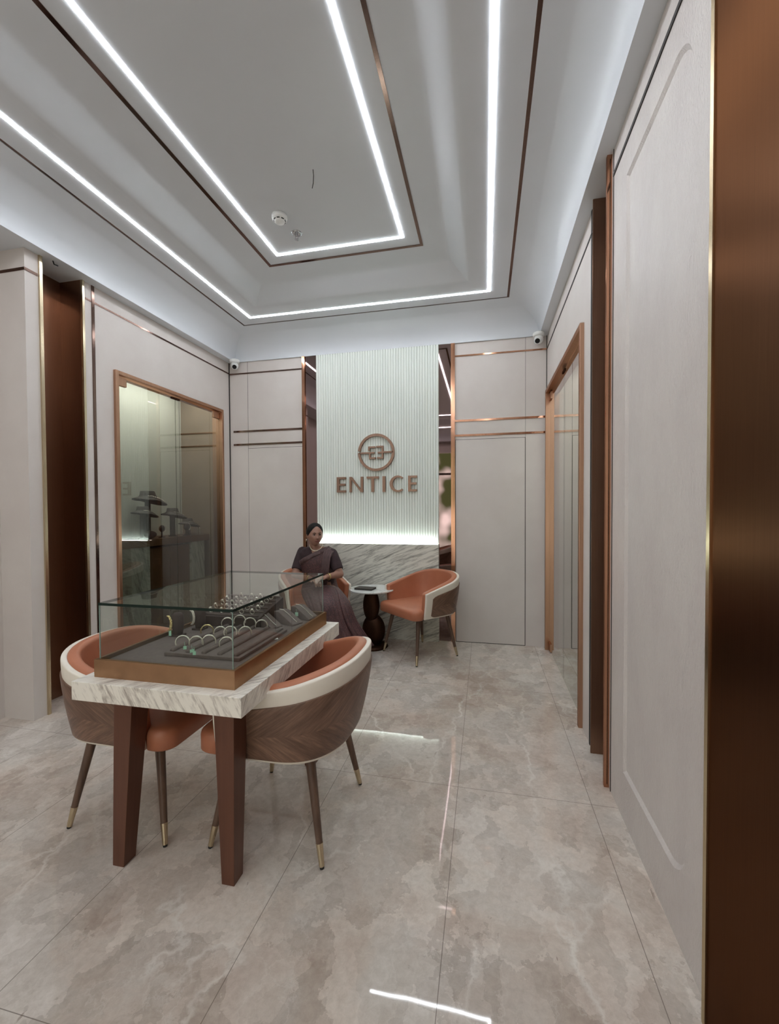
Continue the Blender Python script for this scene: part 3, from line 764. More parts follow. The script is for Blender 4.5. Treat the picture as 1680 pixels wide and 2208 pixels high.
def make_armchair():
    r = empty('armchair', (0, 0, 0))
    obj('trim_shell', shell(NB(), 0.0, 0.022, 0.0, 1.0, 0, 2 * MH), 'cream', r, local=True, smooth=True, mods=[bev(0.006)])
    obj('backrest', shell(NB(), 0.019, 0.066, 0.03, 1.0, 0, 2 * MH, 0.006), 'leather', r, local=True, smooth=True, mods=[bev(0.017, 4)])
    bm = NB(); uv = bm.loops.layers.uv.new('uv')
    shell(bm, -0.006, 0.010, 0.045, 0.80, 3, 2 * MH - 3, uv=uv, corner=0.07)
    obj('wood_panel', bm, 'chevron', r, local=True, smooth=True, mods=[bev(0.002, 2)])
    # seat cushion
    bm = NB()
    def sp(e):
        p = []
        def corner(cx, cy, rr, a0):
            for k in range(7):
                a = a0 + PI / 2 * k / 6; p.append((cx + rr * math.cos(a), cy + rr * math.sin(a)))
        corner(0.285 - 0.07 - 0.0, 0.285 - 0.07, 0.07 - e, 0)
        p.extend([(0.19, 0.285 - e), (0.165, 0.262 - e)])
        corner(-0.235 + 0.10, 0.262 - 0.10, 0.10 - e, PI / 2)
        q = [(x, -y) for x, y in reversed(p)]
        return p + q
    rings = []
    for e, z in ((0.05, 0.392), (0.012, 0.394), (0.0, 0.404), (0.0, 0.455), (0.004, 0.470), (0.016, 0.481), (0.04, 0.487), (0.065, 0.490)):
        rings.append([(x, y, z) for x, y in sp(min(e, 0.068))])
    last = rings[-1]; rings.append([(x * 0.6 + 0.01, y * 0.6, 0.498) for x, y, z in last]); rings.append([(x * 0.2 + 0.02, y * 0.2, 0.502) for x, y, z in last])
    quadring(bm, rings, True, True, True)
    obj('seat', bm, 'leather', r, local=True, smooth=True)
    obj('seat_frame', B(-0.2, 0.2, -0.2, 0.2, 0.372, 0.396), 'walnut', r, local=True)
    for sx in (1, -1):
        for sy in (1, -1):
            b_ = Vector((0.238 * sx, 0.253 * sy, 0)); t_ = Vector((0.166 * sx, 0.190 * sy, 0.385))
            L = lambda s: b_ + (t_ - b_) * s
            lg = obj('leg', tube(NB(), [L(0.22), L(1.0)], [0.0130, 0.0200], 20), 'walnut', r, local=True, smooth=True)
            obj('ferrule', tube(NB(), [L(0.022), L(0.225)], [0.0098, 0.0138], 20), 'brass', lg, local=True, smooth=True)
            obj('foot_pad', tube(NB(), [L(0.0), L(0.024)], [0.0078, 0.0092], 16), 'rubber', lg, local=True)
    for o in r.children_recursive:
        if o.name.startswith(('leg', 'ferrule')): o.data.set_sharp_from_angle(angle=math.radians(50))
    return r
ch = make_armchair()
ch.location = (-0.836, 1.745, 0); ch.rotation_euler.z = PI
tag(ch, 'tan leather armchair with wood-clad back at the right side of the showcase table', 'chair', 'four matching armchairs')
for loc, rz, lab in (((-1.492, 1.712, 0), 0.0, 'tan leather armchair at the left side of the showcase table'),
                     ((-0.595, 3.953, 0), math.atan2(-0.735, -0.68), 'empty tan leather armchair right of the round side table'),
                     ((-1.63, 3.92, 0), math.radians(-49), 'tan leather armchair under the seated woman')):
    c = copy_tree(ch); c.location = loc; c.rotation_euler.z = rz; c['label'] = lab

# ------------------------------------------------------------------ showcase table
tb = empty('display_table', (-1.124, 1.75, 0)); tag(tb, 'thick pale marble slab table on square brown tapered legs under the glass showcase', 'table')
obj('marble_slab', B(-1.47, -0.784, 1.26, 2.232, 0.662, 0.730), 'marble_table', tb, bevel=0.0015)
obj('underframe', B(-1.36, -0.87, 1.36, 2.14, 0.635, 0.662), 'table_leg', tb)
def table_leg(xo, yo, sx, sy, ob=0.012):
    """xo,yo outer corner at the top; tapers on the inner faces and a little outside"""
    bm = NB(); ring = []
    for z, w_, o in ((0.0, 0.050, ob), (0.662, 0.082, 0.0)):
        x0, x1 = xo + sx * o, xo + sx * (o + w_); y0, y1 = yo + sy * o * 0.6, yo + sy * (o * 0.6 + w_ + 0.008)
        ring.append([(min(x0, x1), min(y0, y1), z), (max(x0, x1), min(y0, y1), z), (max(x0, x1), max(y0, y1), z), (min(x0, x1), max(y0, y1), z)])
    quadring(bm, ring, True, True, True); obj('leg', bm, 'table_leg', tb, bevel=0.0015)
table_leg(-1.372, 1.345, 1, 1, -0.012); table_leg(-0.866, 1.345, -1, 1); table_leg(-1.372, 2.15, 1, -1, -0.012); table_leg(-0.866, 2.15, -1, -1)

cs = empty('glass_showcase', (-1.134, 1.75, 0.73)); tag(cs, 'clear glass jewellery showcase with bronze base on the marble table', 'showcase')
bx0, bx1, by0, by1, bz0, bz1 = -1.424, -0.840, 1.312, 2.187, 0.730, 0.796
bm = NB(); tw = 0.012
box(bm, bx0, bx1, by0, by0 + tw, bz0, bz1); box(bm, bx0, bx1, by1 - tw, by1, bz0, bz1)
box(bm, bx0, bx0 + tw, by0 + tw, by1 - tw, bz0, bz1); box(bm, bx1 - tw, bx1, by0 + tw, by1 - tw, bz0, bz1)
obj('base', bm, 'bronze_base', cs)
obj('velvet_deck', B(bx0 + tw + 0.001, bx1 - tw - 0.001, by0 + tw + 0.001, by1 - tw - 0.001, bz0 + 0.002, 0.780), 'velvet', cs)
gx0, gx1, gy0, gy1, gz0, gz1 = -1.411, -0.853, 1.325, 2.174, 0.782, 1.006; gt = 0.005
for nm, a in (('glass_side', (gx0, gx1, gy0, gy0 + gt, gz0, gz1 - 0.010)), ('glass_side', (gx0, gx1, gy1 - gt, gy1, gz0, gz1 - 0.010)),
              ('glass_side', (gx0, gx0 + gt, gy0 + gt, gy1 - gt, gz0, gz1 - 0.010)), ('glass_side', (gx1 - gt, gx1, gy0 + gt, gy1 - gt, gz0, gz1 - 0.010))):
    obj(nm, B(*a), 'glass_case', cs)
top = obj('glass_top', B(gx0 - 0.002, gx1 + 0.002, gy0 - 0.002, gy1 + 0.002, gz1 - 0.010, gz1), 'glass_case', cs)
top.data.materials.append(M['glass_edge'])
for p_ in top.data.polygons:
    if abs(p_.normal.z) < 0.5: p_.material_index = 1
for x in (gx0 - 0.0005, gx1 - 0.0025):
    for y in (gy0 - 0.0005, gy1 - 0.0025): obj('glass_seam', B(x, x + 0.003, y, y + 0.003, gz0, gz1 - 0.010), 'glass_edge_light', cs)

# ------------------------------------------------------------------ jewellery
ZD = 0.780
def bangle(x, y, z, r, th, mat, label, yaw=0.3, arc_=(-20, 200), grp=None, bead=False):
    b = NB(); pts = []
    for k in range(25):
        a = math.radians(arc_[0] + (arc_[1] - arc_[0]) * k / 24)
        px, pz = r * math.cos(a), r * math.sin(a); pts.append((x + px * math.cos(yaw), y + px * math.sin(yaw), z + 0.004 + pz))
    th *= 1.3
    if bead:
        tube(b, pts, th * 0.5, 6)
        for q in pts: ball(b, q, th * 1.25, 8, 6)
    else:
        tube(b, pts, th, 8)
        for q in pts[9:16]: ball(b, q, th * 1.5, 8, 6)
    o = obj('bangle', b, mat, smooth=True); tag(o, label, 'bangle', grp); return o
# slotted bangle tray
tr = empty('bangle_tray', (-1.10, 1.55, ZD)); tag(tr, 'dark slotted velvet tray holding the bangles at the front of the showcase', 'tray')
ux = Vector((0.80, 0.60, 0)); 
def rotbox(bm, c, hx, hy, z0, z1, yaw, top_in=0.0):
    cx, cy = c; cs_, sn = math.cos(yaw), math.sin(yaw); rings = []
    for z, e in ((z0, 0), (z1, top_in)):
        rings.append([(cx + a * cs_ - b_ * sn, cy + a * sn + b_ * cs_, z) for a, b_ in ((-hx + e, -hy + e), (hx - e, -hy + e), (hx - e, hy - e), (-hx + e, hy - e))])
    quadring(bm, rings, True, True, True); return bm
YW = math.radians(90)
obj('tray_base', rotbox(NB(), (-1.065, 1.64), 0.165, 0.200, ZD, ZD + 0.014, 0), 'velvet', tr, bevel=0.003)
for i in range(5):
    x_ = -1.205 + 0.070 * i
    b = NB(); tube(b, [(x_, 1.455, ZD + 0.016), (x_, 1.83, ZD + 0.016)], 0.0095, 12); obj('padded_ridge', b, 'velvet', tr, smooth=True)
BG = [(-1.19, 1.497, 'silver beaded bangle, leftmost in the front row, with a mint tag', True), (-1.13, 1.50, 'thin silver bangle second in the front row', False),
      (-1.09, 1.525, 'silver bangle with a twisted clasp third in the front row', False), (-1.005, 1.515, 'silver bangle nearest the front glass corner', False),
      (-1.195, 1.66, 'gold bangle standing tallest at the left of the second row', False), (-1.12, 1.645, 'silver bangle in the middle of the second row', False),
      (-1.08, 1.66, 'silver bangle just behind the front glass corner', True), (-1.014, 1.668, 'silver bangle right of the front glass corner', False),
      (-1.18, 1.79, 'silver bangle at the left of the back row', False), (-1.075, 1.81, 'silver bangle in the middle of the back row', True),
      (-1.002, 1.785, 'silver bangle with a single stone at the right end of the rows', False), (-1.15, 1.845, 'silver bangle half hidden at the back against the ring box', True)]
for x_, y_, lab, bd in BG:
    bangle(x_, y_, ZD + 0.034, 0.0265, 0.0019, 'gold' if 'gold' in lab else 'silver', lab, yaw=math.radians(22), bead=bd)
def paper_tag(x, y, z, w_, h_, label, mat='tag', yaw=0.2, flat=False):
    b = NB(); 
    if flat: rotbox(b, (x, y), w_ / 2, h_ / 2, z, z + 0.001, yaw)
    else:
        rotbox(b, (x, y), w_ / 2, 0.0006, z, z + h_, yaw); tube(b, [(x, y, z + h_), (x - 0.002, y, z + h_ + 0.016)], 0.0006, 5)
    tag(obj('price_tag', b, mat), label, 'tag')
paper_tag(-1.165, 1.478, 0.797, 0.012, 0.013, 'mint tag on the leftmost bangle of the front row', yaw=0.5)
paper_tag(-1.112, 1.452, 0.797, 0.017, 0.012, 'wide mint tag lying between the front bangles', yaw=0.9)
paper_tag(-1.092, 1.438, 0.793, 0.012, 0.014, 'pale mint tag under the twisted clasp bangle')
paper_tag(-1.40 + 0.02, 1.655, 0.787, 0.011, 0.028, 'long mint tag hanging below the gold bracelet')
paper_tag(-0.955, 2.06, 0.797, 0.016, 0.02, 'mint tag between the two dark necklace ramps')
paper_tag(-0.915, 1.72, 0.7815, 0.05, 0.03, 'grey white card lying on the deck near the right glass', 'tag_white', 0.6, True)
# bracelet rolls
def bracelet_roll(x, y, label, lab2, mat, wide):
    r = empty('bracelet_roll', (x, y, ZD)); tag(r, label, 'display stand')
    obj('foot', rotbox(NB(), (x + 0.01, y), 0.028, 0.022, ZD, ZD + 0.008, 0), 'velvet_dark', r)
    b = NB(); lathe(b, [(0.020, 0), (0.024, 0.03), (0.026, 0.06), (0.024, 0.088), (0.016, 0.098), (0, 0.101)], (x + 0.012, y, ZD + 0.006), 20); obj('roll', b, 'velvet_dark', r, smooth=True)
    b = NB(); cx, cz = x - 0.004, ZD + 0.062
    for k in range(17):
        a = math.radians(-75 + 165 * k / 16); q = (cx + 0.027 * math.cos(a) * 0.7 - 0.012, y - 0.026 - 0.004 * math.cos(a), cz + 0.033 * math.sin(a))
        for d in ((-0.5, 0.5) if wide else (0,)): ball(b, (q[0] + d * 0.006, q[1] - 0.002, q[2]), (0.0042, 0.003, 0.0032), 8, 6)
    tag(obj('bracelet', b, mat, smooth=True), lab2, 'bracelet')
bracelet_roll(-1.375, 1.685, 'dark velvet roll stand nearest the left glass', 'gold beaded bracelet on the leftmost roll stand', 'gold', True)
bracelet_roll(-1.345, 1.80, 'dark velvet roll stand behind the first one', 'silver gilt bracelet on the second roll from the left', 'silver', True)
# ring box: sloping slotted block
rb = empty('ring_box', (-1.22, 1.93, ZD)); tag(rb, 'sloping dark brown slotted box full of rings at the back of the showcase', 'ring box')
def hgt(y): return 0.832 + (y - 1.86) / 0.24 * 0.050
b = NB(); xa, xb, ya, yb = -1.385, -1.055, 1.855, 2.115
V = [b.verts.new(p) for p in ((xa, ya, ZD), (xb, ya, ZD), (xb, yb, ZD), (xa, yb, ZD), (xa, ya, hgt(ya)), (xb, ya, hgt(ya)), (xb, yb, hgt(yb)), (xa, yb, hgt(yb)))]
for f in ((0, 3, 2, 1), (4, 5, 6, 7), (0, 1, 5, 4), (1, 2, 6, 5), (2, 3, 7, 6), (3, 0, 4, 7)): b.faces.new([V[i] for i in f])
obj('box_body', b, 'velvet_dark', rb, bevel=0.003)
for i in range(6):
    y_ = ya + 0.018 + 0.045 * i
    b = NB(); tube(b, [(xa + 0.012, y_, hgt(y_) + 0.002), (xb - 0.012, y_, hgt(y_) + 0.002)], 0.006, 10); obj('roll', b, 'velvet', rb, smooth=True)
ring0 = None
for i in range(5):
    for j in range(5):
        if (i, j) in ((4, 0),): continue
        y_ = ya + 0.04 + 0.045 * i; x_ = xa + 0.045 + 0.058 * j + random.uniform(-.005, .005)
        if ring0 is None:
            b = NB(); tube(b, [(0.0085 * math.cos(a), 0, 0.0085 * math.sin(a)) for a in [2 * PI * k / 16 for k in range(17)]], 0.0017, 6, False)
            ball(b, (0, 0, 0.0110), (0.0062, 0.0062, 0.0045), 8, 5); ring0 = obj('ring', b, 'silver', smooth=True); o = ring0
        else:
            o = ring0.copy(); COL.objects.link(o)
        o.location = (x_, y_, hgt(y_) + 0.010); o.rotation_euler = (0.2, 0, random.uniform(-.2, .5)); o.scale = (1.25,) * 3
        tag(o, 'small silver ring, %s in the %s row of the sloping ring box' % (('leftmost', 'second from left', 'middle one', 'second from right', 'rightmost')[j], ('front', 'second', 'middle', 'fourth', 'back')[i]), 'ring', 'rings in the slotted box')
# necklace ramps
def ramp_stand(x, y, label, lab2, h=0.05, w_=0.035, l=0.10, yaw=-0.35):
    b = NB(); cs_, sn = math.cos(yaw), math.sin(yaw)
    def P(a, c, z): return (x + a * cs_ - c * sn, y + a * sn + c * cs_, ZD + z)
    V = [b.verts.new(P(*p)) for p in ((-l / 2, -w_, 0), (l / 2, -w_, 0), (l / 2, w_, 0), (-l / 2, w_, 0), (-l / 2, -w_, h), (-l / 2, w_, h), (l / 2, -w_, 0.008), (l / 2, w_, 0.008), (-l / 4, -w_, h), (-l / 4, w_, h))]
    for f in ((0, 3, 2, 1), (0, 4, 5, 3), (4, 8, 9, 5), (8, 6, 7, 9), (1, 2, 7, 6)): b.faces.new([V[i] for i in f])
    b.faces.new([V[i] for i in (0, 1, 6, 8, 4)]); b.faces.new([V[i] for i in (3, 5, 9, 7, 2)])
    tag(obj('display_ramp', b, 'velvet', bevel=0.002), label, 'display stand')
    b = NB(); pts = [P(-l / 2 + 0.004, 0, h + 0.003), P(-l / 4, 0, h + 0.003), P(0, 0, h * 0.69 + 0.006), P(l / 4, 0.0, h * 0.4 + 0.004), P(l / 2 - 0.004, 0, 0.013)]
    for q, r_ in zip(pts[:-1], pts[1:]):
        for k in range(7): ball(b, Vector(q).lerp(Vector(r_), k / 7), 0.0024, 6, 4)
    tag(obj('chain_bracelet', b, 'silver', smooth=True), lab2, 'bracelet')
ramp_stand(-1.035, 1.905, 'dark velvet ramp right beside the ring box', 'silver chain on the ramp beside the ring box', 0.058, l=0.13)
ramp_stand(-0.965, 1.985, 'middle one of the three dark velvet ramps', 'silver chain on the middle ramp', 0.060, l=0.13)
ramp_stand(-0.925, 2.095, 'dark velvet ramp in the far right corner of the showcase', 'double silver chain on the far corner ramp', 0.062, l=0.13)

# ------------------------------------------------------------------ round side table
tx, ty = -1.085, 4.06
st = empty('side_table', (tx, ty, 0)); tag(st, 'round white marble side table on a dark pebble-shaped base', 'table')
ZT = 0.575
obj('table_top', lathe(NB(), [(0.0, ZT - 0.018), (0.215, ZT - 0.018), (0.225, ZT - 0.012), (0.225, ZT - 0.003), (0.222, ZT), (0.0, ZT)], (tx, ty, 0), 64), 'marble_top', st)
b = NB(); ball(b, (tx + 0.0, ty - 0.02, 0.415), (0.082, 0.055, 0.165), 28, 20); obj('upper_pebble', b, 'dark_bronze', st, smooth=True)
b = NB(); ball(b, (tx + 0.015, ty + 0.01, 0.165), (0.115, 0.075, 0.158), 28, 20); obj('lower_pebble', b, 'dark_bronze', st, smooth=True)
obj('base_plate', lathe(NB(), [(0.0, 0), (0.150, 0), (0.155, 0.006), (0.150, 0.024), (0.09, 0.034), (0.0, 0.036)], (tx, ty, 0), 48), 'dark_bronze', st, smooth=True)
nbk = empty('notebook', (-1.13, 4.0, ZT)); tag(nbk, 'thin dark grey notebook lying on the round side table', 'notebook')
obj('cover', rotbox(NB(), (-1.135, 4.005), 0.092, 0.062, ZT + 0.0135, ZT + 0.0165, -0.15), 'bust', nbk)
obj('pages', rotbox(NB(), (-1.135, 4.005), 0.088, 0.058, ZT + 0.003, ZT + 0.0135, -0.15), 'bust', nbk)
obj('cover', rotbox(NB(), (-1.135, 4.005), 0.092, 0.062, ZT + 0.0003, ZT + 0.003, -0.15), 'black', nbk)

# ------------------------------------------------------------------ seated woman
pr = empty('person', (-1.5, 3.8, 0.0)); tag(pr, 'person in a maroon sari and pearl necklace, seated beside the round side table', 'person')
HC = Vector((-1.545, 3.745, 1.115))        # head centre
fd = Vector((0.60, -0.80, 0)).normalized()  # face direction
sdv = Vector((-fd.y, fd.x, 0)) * -1         # towards her left hand? (screen left = her right)
sdv = Vector((fd.y * -1, fd.x, 0)); upv = Vector((0.04, 0.0, 1)).normalized()
HM = Matrix((sdv, fd, upv)).transposed().to_4x4(); HM.translation = HC
def H(x, y, z): return HM @ Vector((x, y, z))
def gauss(p, c, s): return math.exp(-sum(((a - b) / q) ** 2 for a, b, q in zip(p, c, s)))
def head_mesh(bm):
    tmp = bmesh.new(); bmesh.ops.create_uvsphere(tmp, u_segments=56, v_segments=44, radius=1.0)
    mp = {}
    for v in tmp.verts:
        x, y, z = v.co; X, Y, Z = x * 0.070, y * 0.088, z * 0.104
        if z < 0:
            X *= 1 - 0.30 * (-z) ** 1.6
            if y > 0: Y *= 1 - 0.10 * (-z) ** 2; Y += 0.006 * (-z)
            else: Y *= 1 - 0.45 * (-z) ** 1.3
        if y > 0:
            P_ = (X, Z)
            g = lambda cx, cz, sx, sz: math.exp(-((X - cx) / sx) ** 2 - ((Z - cz) / sz) ** 2)
            d = 0
            d -= 0.008 * (g(-0.027, 0.004, 0.015, 0.012) + g(0.027, 0.004, 0.015, 0.012))
            d += 0.004 * g(0, 0.026, 0.05, 0.008)
            d += 0.009 * g(0, -0.006, 0.007, 0.018) + 0.017 * g(0, -0.024, 0.009, 0.010) + 0.006 * g(0, -0.028, 0.016, 0.007)
            d += 0.004 * (g(0, -0.049, 0.018, 0.005) + g(0, -0.059, 0.015, 0.005)) - 0.003 * g(0, -0.054, 0.02, 0.002)
            d += 0.006 * g(0, -0.085, 0.022, 0.014) + 0.005 * (g(-0.038, -0.022, 0.02, 0.02) + g(0.038, -0.022, 0.02, 0.02))
            Y += d
        mp[v] = bm.verts.new(H(X, Y, Z))
    for f in tmp.faces: bm.faces.new([mp[v] for v in f.verts])
    tmp.free()
bm = NB(); head_mesh(bm)
for s in (-1, 1): # ears
    ball(bm, H(0.070 * s, -0.006, -0.008), (0.008, 0.016, 0.027), 12, 10, HM.to_3x3().to_4x4())
NK = Vector((-1.552, 3.785, 1.005))
capsule(bm, H(0, -0.022, -0.07), 0.046, NK + Vector((0, 0.01, -0.03)), 0.052, 20)
shR = Vector((-1.708, 3.835, 0.945)); shL = Vector((-1.398, 3.80, 0.935))
elR = Vector((-1.735, 3.72, 0.745)); elL = Vector((-1.305, 3.745, 0.755))
haR = Vector((-1.475, 3.560, 0.725)); haL = Vector((-1.415, 3.575, 0.745))
capsule(bm, NK + Vector((0, 0.01, -0.05)), 0.06, shR + Vector((0.05, 0, -0.005)), 0.045); capsule(bm, NK + Vector((0, 0.01, -0.05)), 0.06, shL + Vector((-0.05, 0, -0.005)), 0.045)
capsule(bm, (-1.55, 3.805, 0.925), 0.088, (-1.54, 3.86, 0.60), 0.105, 20)
capsule(bm, (-1.60, 3.815, 0.93), 0.075, (-1.58, 3.87, 0.56), 0.11, 20); capsule(bm, (-1.50, 3.81, 0.93), 0.075, (-1.49, 3.86, 0.56), 0.11, 20)
for sh_, el_, ha_ in ((shR, elR, haR), (shL, elL, haL)):
    capsule(bm, sh_, 0.046, el_, 0.037); 
    wr = ha_ + (el_ - ha_).normalized() * 0.055
    capsule(bm, el_, 0.037, wr, 0.022)
    d = (ha_ - wr).normalized(); side = d.cross(Vector((0, 0, 1))).normalized(); upn = side.cross(d).normalized()
    # palm
    pm = Matrix((d, side, upn)).transposed().to_4x4()
    ball(bm, wr + d * 0.040, (0.045, 0.034, 0.014), 16, 10, pm)
    s_ = 1 if sh_ is shR else -1
    for k, (off, ln) in enumerate(((-0.026, 0.058), (-0.009, 0.068), (0.009, 0.064), (0.026, 0.050))):
        a = wr + d * 0.070 + side * off; b1 = a + d * ln * 0.42 - upn * 0.006; c1 = b1 + d * ln * 0.30 - upn * 0.018; e1 = c1 + d * ln * 0.10 - upn * 0.022
        capsule(bm, a, 0.0088, b1, 0.0082, 8); capsule(bm, b1, 0.0082, c1, 0.0075, 8); capsule(bm, c1, 0.0075, e1, 0.0066, 8)
    ta = wr + d * 0.020 + side * 0.026 * s_; tb_ = ta + d * 0.028 + side * 0.022 * s_; tc_ = tb_ + d * 0.026 + side * 0.002 * s_ - upn * 0.006
    capsule(bm, ta, 0.011, tb_, 0.0095, 8); capsule(bm, tb_, 0.0095, tc_, 0.0078, 8)
hipR = Vector((-1.62, 3.84, 0.57)); hipL = Vector((-1.46, 3.86, 0.57))
knR = Vector((-1.40, 3.50, 0.53)); knL = Vector((-1.235, 3.56, 0.53)); anR = Vector((-1.24, 3.56, 0.10)); anL = Vector((-1.14, 3.62, 0.10))
for h_, k_, a_ in ((hipR, knR, anR), (hipL, knL, anL)):
    capsule(bm, h_, 0.085, k_, 0.056, 16); capsule(bm, k_, 0.054, a_, 0.034, 14)
    ft = a_ + Vector((0.05, -0.11, -0.062)); capsule(bm, a_ + Vector((0, 0.01, -0.05)), 0.030, ft, 0.026, 12)
body = obj('body', bm, 'skin', pr, smooth=True, mods=[remesh(0.0042, 2)])
# eyes, brows, lips
for s in (-1, 1):
    b = NB(); ball(b, H(0.027 * s, 0.0745, 0.004), (0.0105, 0.0075, 0.0052), 14, 10, HM.to_3x3().to_4x4()); e_ = obj('eye', b, 'eye', pr, smooth=True)
    b = NB(); ball(b, H(0.027 * s, 0.0785, 0.004), (0.0062, 0.0048, 0.0055), 12, 8, HM.to_3x3().to_4x4()); obj('iris', b, 'black', e_, smooth=True)
    b = NB(); tube(b, [H(0.014 * s, 0.086, 0.018), H(0.026 * s, 0.083, 0.0235), H(0.040 * s, 0.073, 0.0195)], [0.0024, 0.0030, 0.0014], 6); obj('eyebrow', b, 'hair', pr, smooth=True)
    b = NB(); tube(b, [H(0.0155 * s, 0.0795, 0.0035), H(0.027 * s, 0.0835, 0.0098), H(0.0385 * s, 0.0745, 0.004)], 0.0022, 6); obj('eyelash', b, 'hair', pr, smooth=True)
b = NB(); tube(b, [H(-0.021, 0.083, -0.053), H(-0.010, 0.0905, -0.0505), H(0, 0.0915, -0.052), H(0.010, 0.0905, -0.0505), H(0.021, 0.083, -0.053)], [0.001, 0.0032, 0.0028, 0.0032, 0.001], 8)
tube(b, [H(-0.019, 0.083, -0.055), H(0, 0.091, -0.0595), H(0.019, 0.083, -0.055)], [0.001, 0.0042, 0.001], 8); obj('lips', b, 'lip', pr, smooth=True)
# hair: cap, side sweeps, bun
b = NB()
ball(b, H(0, -0.014, 0.024), (0.078, 0.090, 0.090), 32, 24, HM.to_3x3().to_4x4())
for s in (-1, 1): capsule(b, H(0.028 * s, 0.044, 0.074), 0.013, H(0.052 * s, 0.034, 0.046), 0.013, 12); capsule(b, H(0.052 * s, 0.034, 0.046), 0.013, H(0.065 * s, 0.008, 0.004), 0.011, 12)
ball(b, H(0, -0.110, -0.02), (0.045, 0.034, 0.042), 20, 14, HM.to_3x3().to_4x4())
obj('hair', b, 'hair', pr, smooth=True, mods=[remesh(0.005, 3)])
b = NB()
for k in range(44):
    a = 2 * PI * k / 44; cd_ = Vector((0.30, -0.95, 0)); q = NK + Vector((0.002, 0.002, 0.018)) + (Vector((0.95, 0.30, 0)) * math.cos(a) * 0.060 + cd_ * math.sin(a) * (0.060 + 0.026 * max(0, math.sin(a)))) + Vector((0, 0, -0.052 * max(0, math.sin(a))))
    ball(b, q, 0.0046, 8, 6)
obj('pearl_necklace', b, 'pearl', pr, smooth=True)
for s in (-1, 1):
    b = NB(); ball(b, H(0.078 * s, -0.004, -0.040), 0.005, 10, 8); ball(b, H(0.079 * s, -0.004, -0.052), 0.0035, 8, 6); obj('earring', b, 'pearl', pr, smooth=True)
# blouse: torso shell and half sleeves
def torso(bm, g, sections=None, rip=0.0, n=56, cap=True):
    rings = []
    for cx, cy, cz, rx, ry in (sections or TS):
        ring = []
        for k in range(n):
            a = 2 * PI * k / n; c, s_ = math.cos(a), math.sin(a)
            e = 2 / 2.4; X = (abs(c) ** e) * (1 if c > 0 else -1) * (rx + g); Yv = (abs(s_) ** e) * (1 if s_ > 0 else -1) * (ry + g)
            ring.append((cx + X * TA.x + Yv * TB.x, cy + X * TA.y + Yv * TB.y, cz))
        rings.append(ring)
    quadring(bm, rings, True, cap, cap); return bm
TA = Vector((0.985, 0.17, 0)); TB = Vector((-0.17, 0.985, 0))
TS = [(-1.54, 3.86, 0.60, 0.150, 0.115), (-1.54, 3.845, 0.68, 0.142, 0.108), (-1.542, 3.83, 0.76, 0.142, 0.108), (-1.547, 3.82, 0.84, 0.148, 0.112), (-1.55, 3.815, 0.90, 0.156, 0.106),
      (-1.552, 3.813, 0.945, 0.158, 0.092), (-1.552, 3.812, 0.978, 0.134, 0.078), (-1.552, 3.812, 1.000, 0.092, 0.066)]
P1 = Vector((-1.562, 3.7, 0.944)); n_ = Vector((-0.46, 0, 0.88)); nv = Vector((0.85, 0, 0.52))
def clip(bm, co, no, fill=False):
    g = bm.verts[:] + bm.edges[:] + bm.faces[:]
    r = bmesh.ops.bisect_plane(bm, geom=g, plane_co=co, plane_no=no, clear_outer=True)
    if fill: bmesh.ops.holes_fill(bm, edges=[e for e in bm.edges if e.is_boundary])
def join(dst, src):
    me = bpy.data.meshes.new('tmp'); src.to_mesh(me); src.free(); dst.from_mesh(me); bpy.data.meshes.remove(me)
b = torso(NB(), 0.004); clip(b, P1, nv, True)
b2 = torso(NB(), 0.004); clip(b2, P1, n_, True); join(b, b2)
def sleeve(bm, a, b_, r0, r1):
    d = (b_ - a); tube(bm, [a - d.normalized() * r0 * 0.75, a - d.normalized() * r0 * 0.4, a, a + d * 0.5, b_], [r0 * 0.6, r0 * 0.9, r0, (r0 + r1) / 2 + 0.003, r1], 20)
sleeve(b, shR + Vector((0.004, 0, 0)), shR.lerp(elR, 0.80), 0.056, 0.052); sleeve(b, shL + Vector((-0.004, 0, 0)), shL.lerp(elL, 0.80), 0.056, 0.052)
obj('blouse', b, 'blouse', pr, smooth=True, mods=[remesh(0.006, 3)])
# sari drape over her left shoulder, cut along the diagonal edge
def sol(t):
    def f(o):
        s = o.modifiers.new('solid', 'SOLIDIFY'); s.thickness = t; s.offset = 1
    return f
nL = Vector((0.96, 0, -0.285)); PL = Vector((-1.372, 3.7, 0.87))
b = torso(NB(), 0.014, cap=False); clip(b, P1, n_); clip(b, PL, nL)
obj('sari_drape', b, 'sari', pr, smooth=True, mods=[sol(0.004)])
# plain border band along the diagonal edge
b = torso(NB(), 0.020, cap=False); clip(b, P1, n_); clip(b, P1 - n_ * 0.040, -n_); clip(b, PL + Vector((-0.03, 0, 0)), nL); clip(b, Vector((-1.545, 3.83, 0.8)), Vector((0, 1, 0)))
obj('sari_border', b, 'sari_border', pr, smooth=True, mods=[sol(0.003)])
for k in range(5):
    x_ = -1.447 + 0.015 * k; b = NB()
    tube(b, [(x_ + 0.010, 3.81, 0.998 - 0.007 * k), (x_ + 0.006, 3.745, 0.978 - 0.006 * k), (x_, 3.705, 0.91), (x_ - 0.012, 3.695, 0.80), (x_ - 0.02, 3.705, 0.70)], [0.010, 0.011, 0.011, 0.011, 0.010], 10)
    obj('shoulder_pleat', b, 'sari_border', pr, smooth=True)
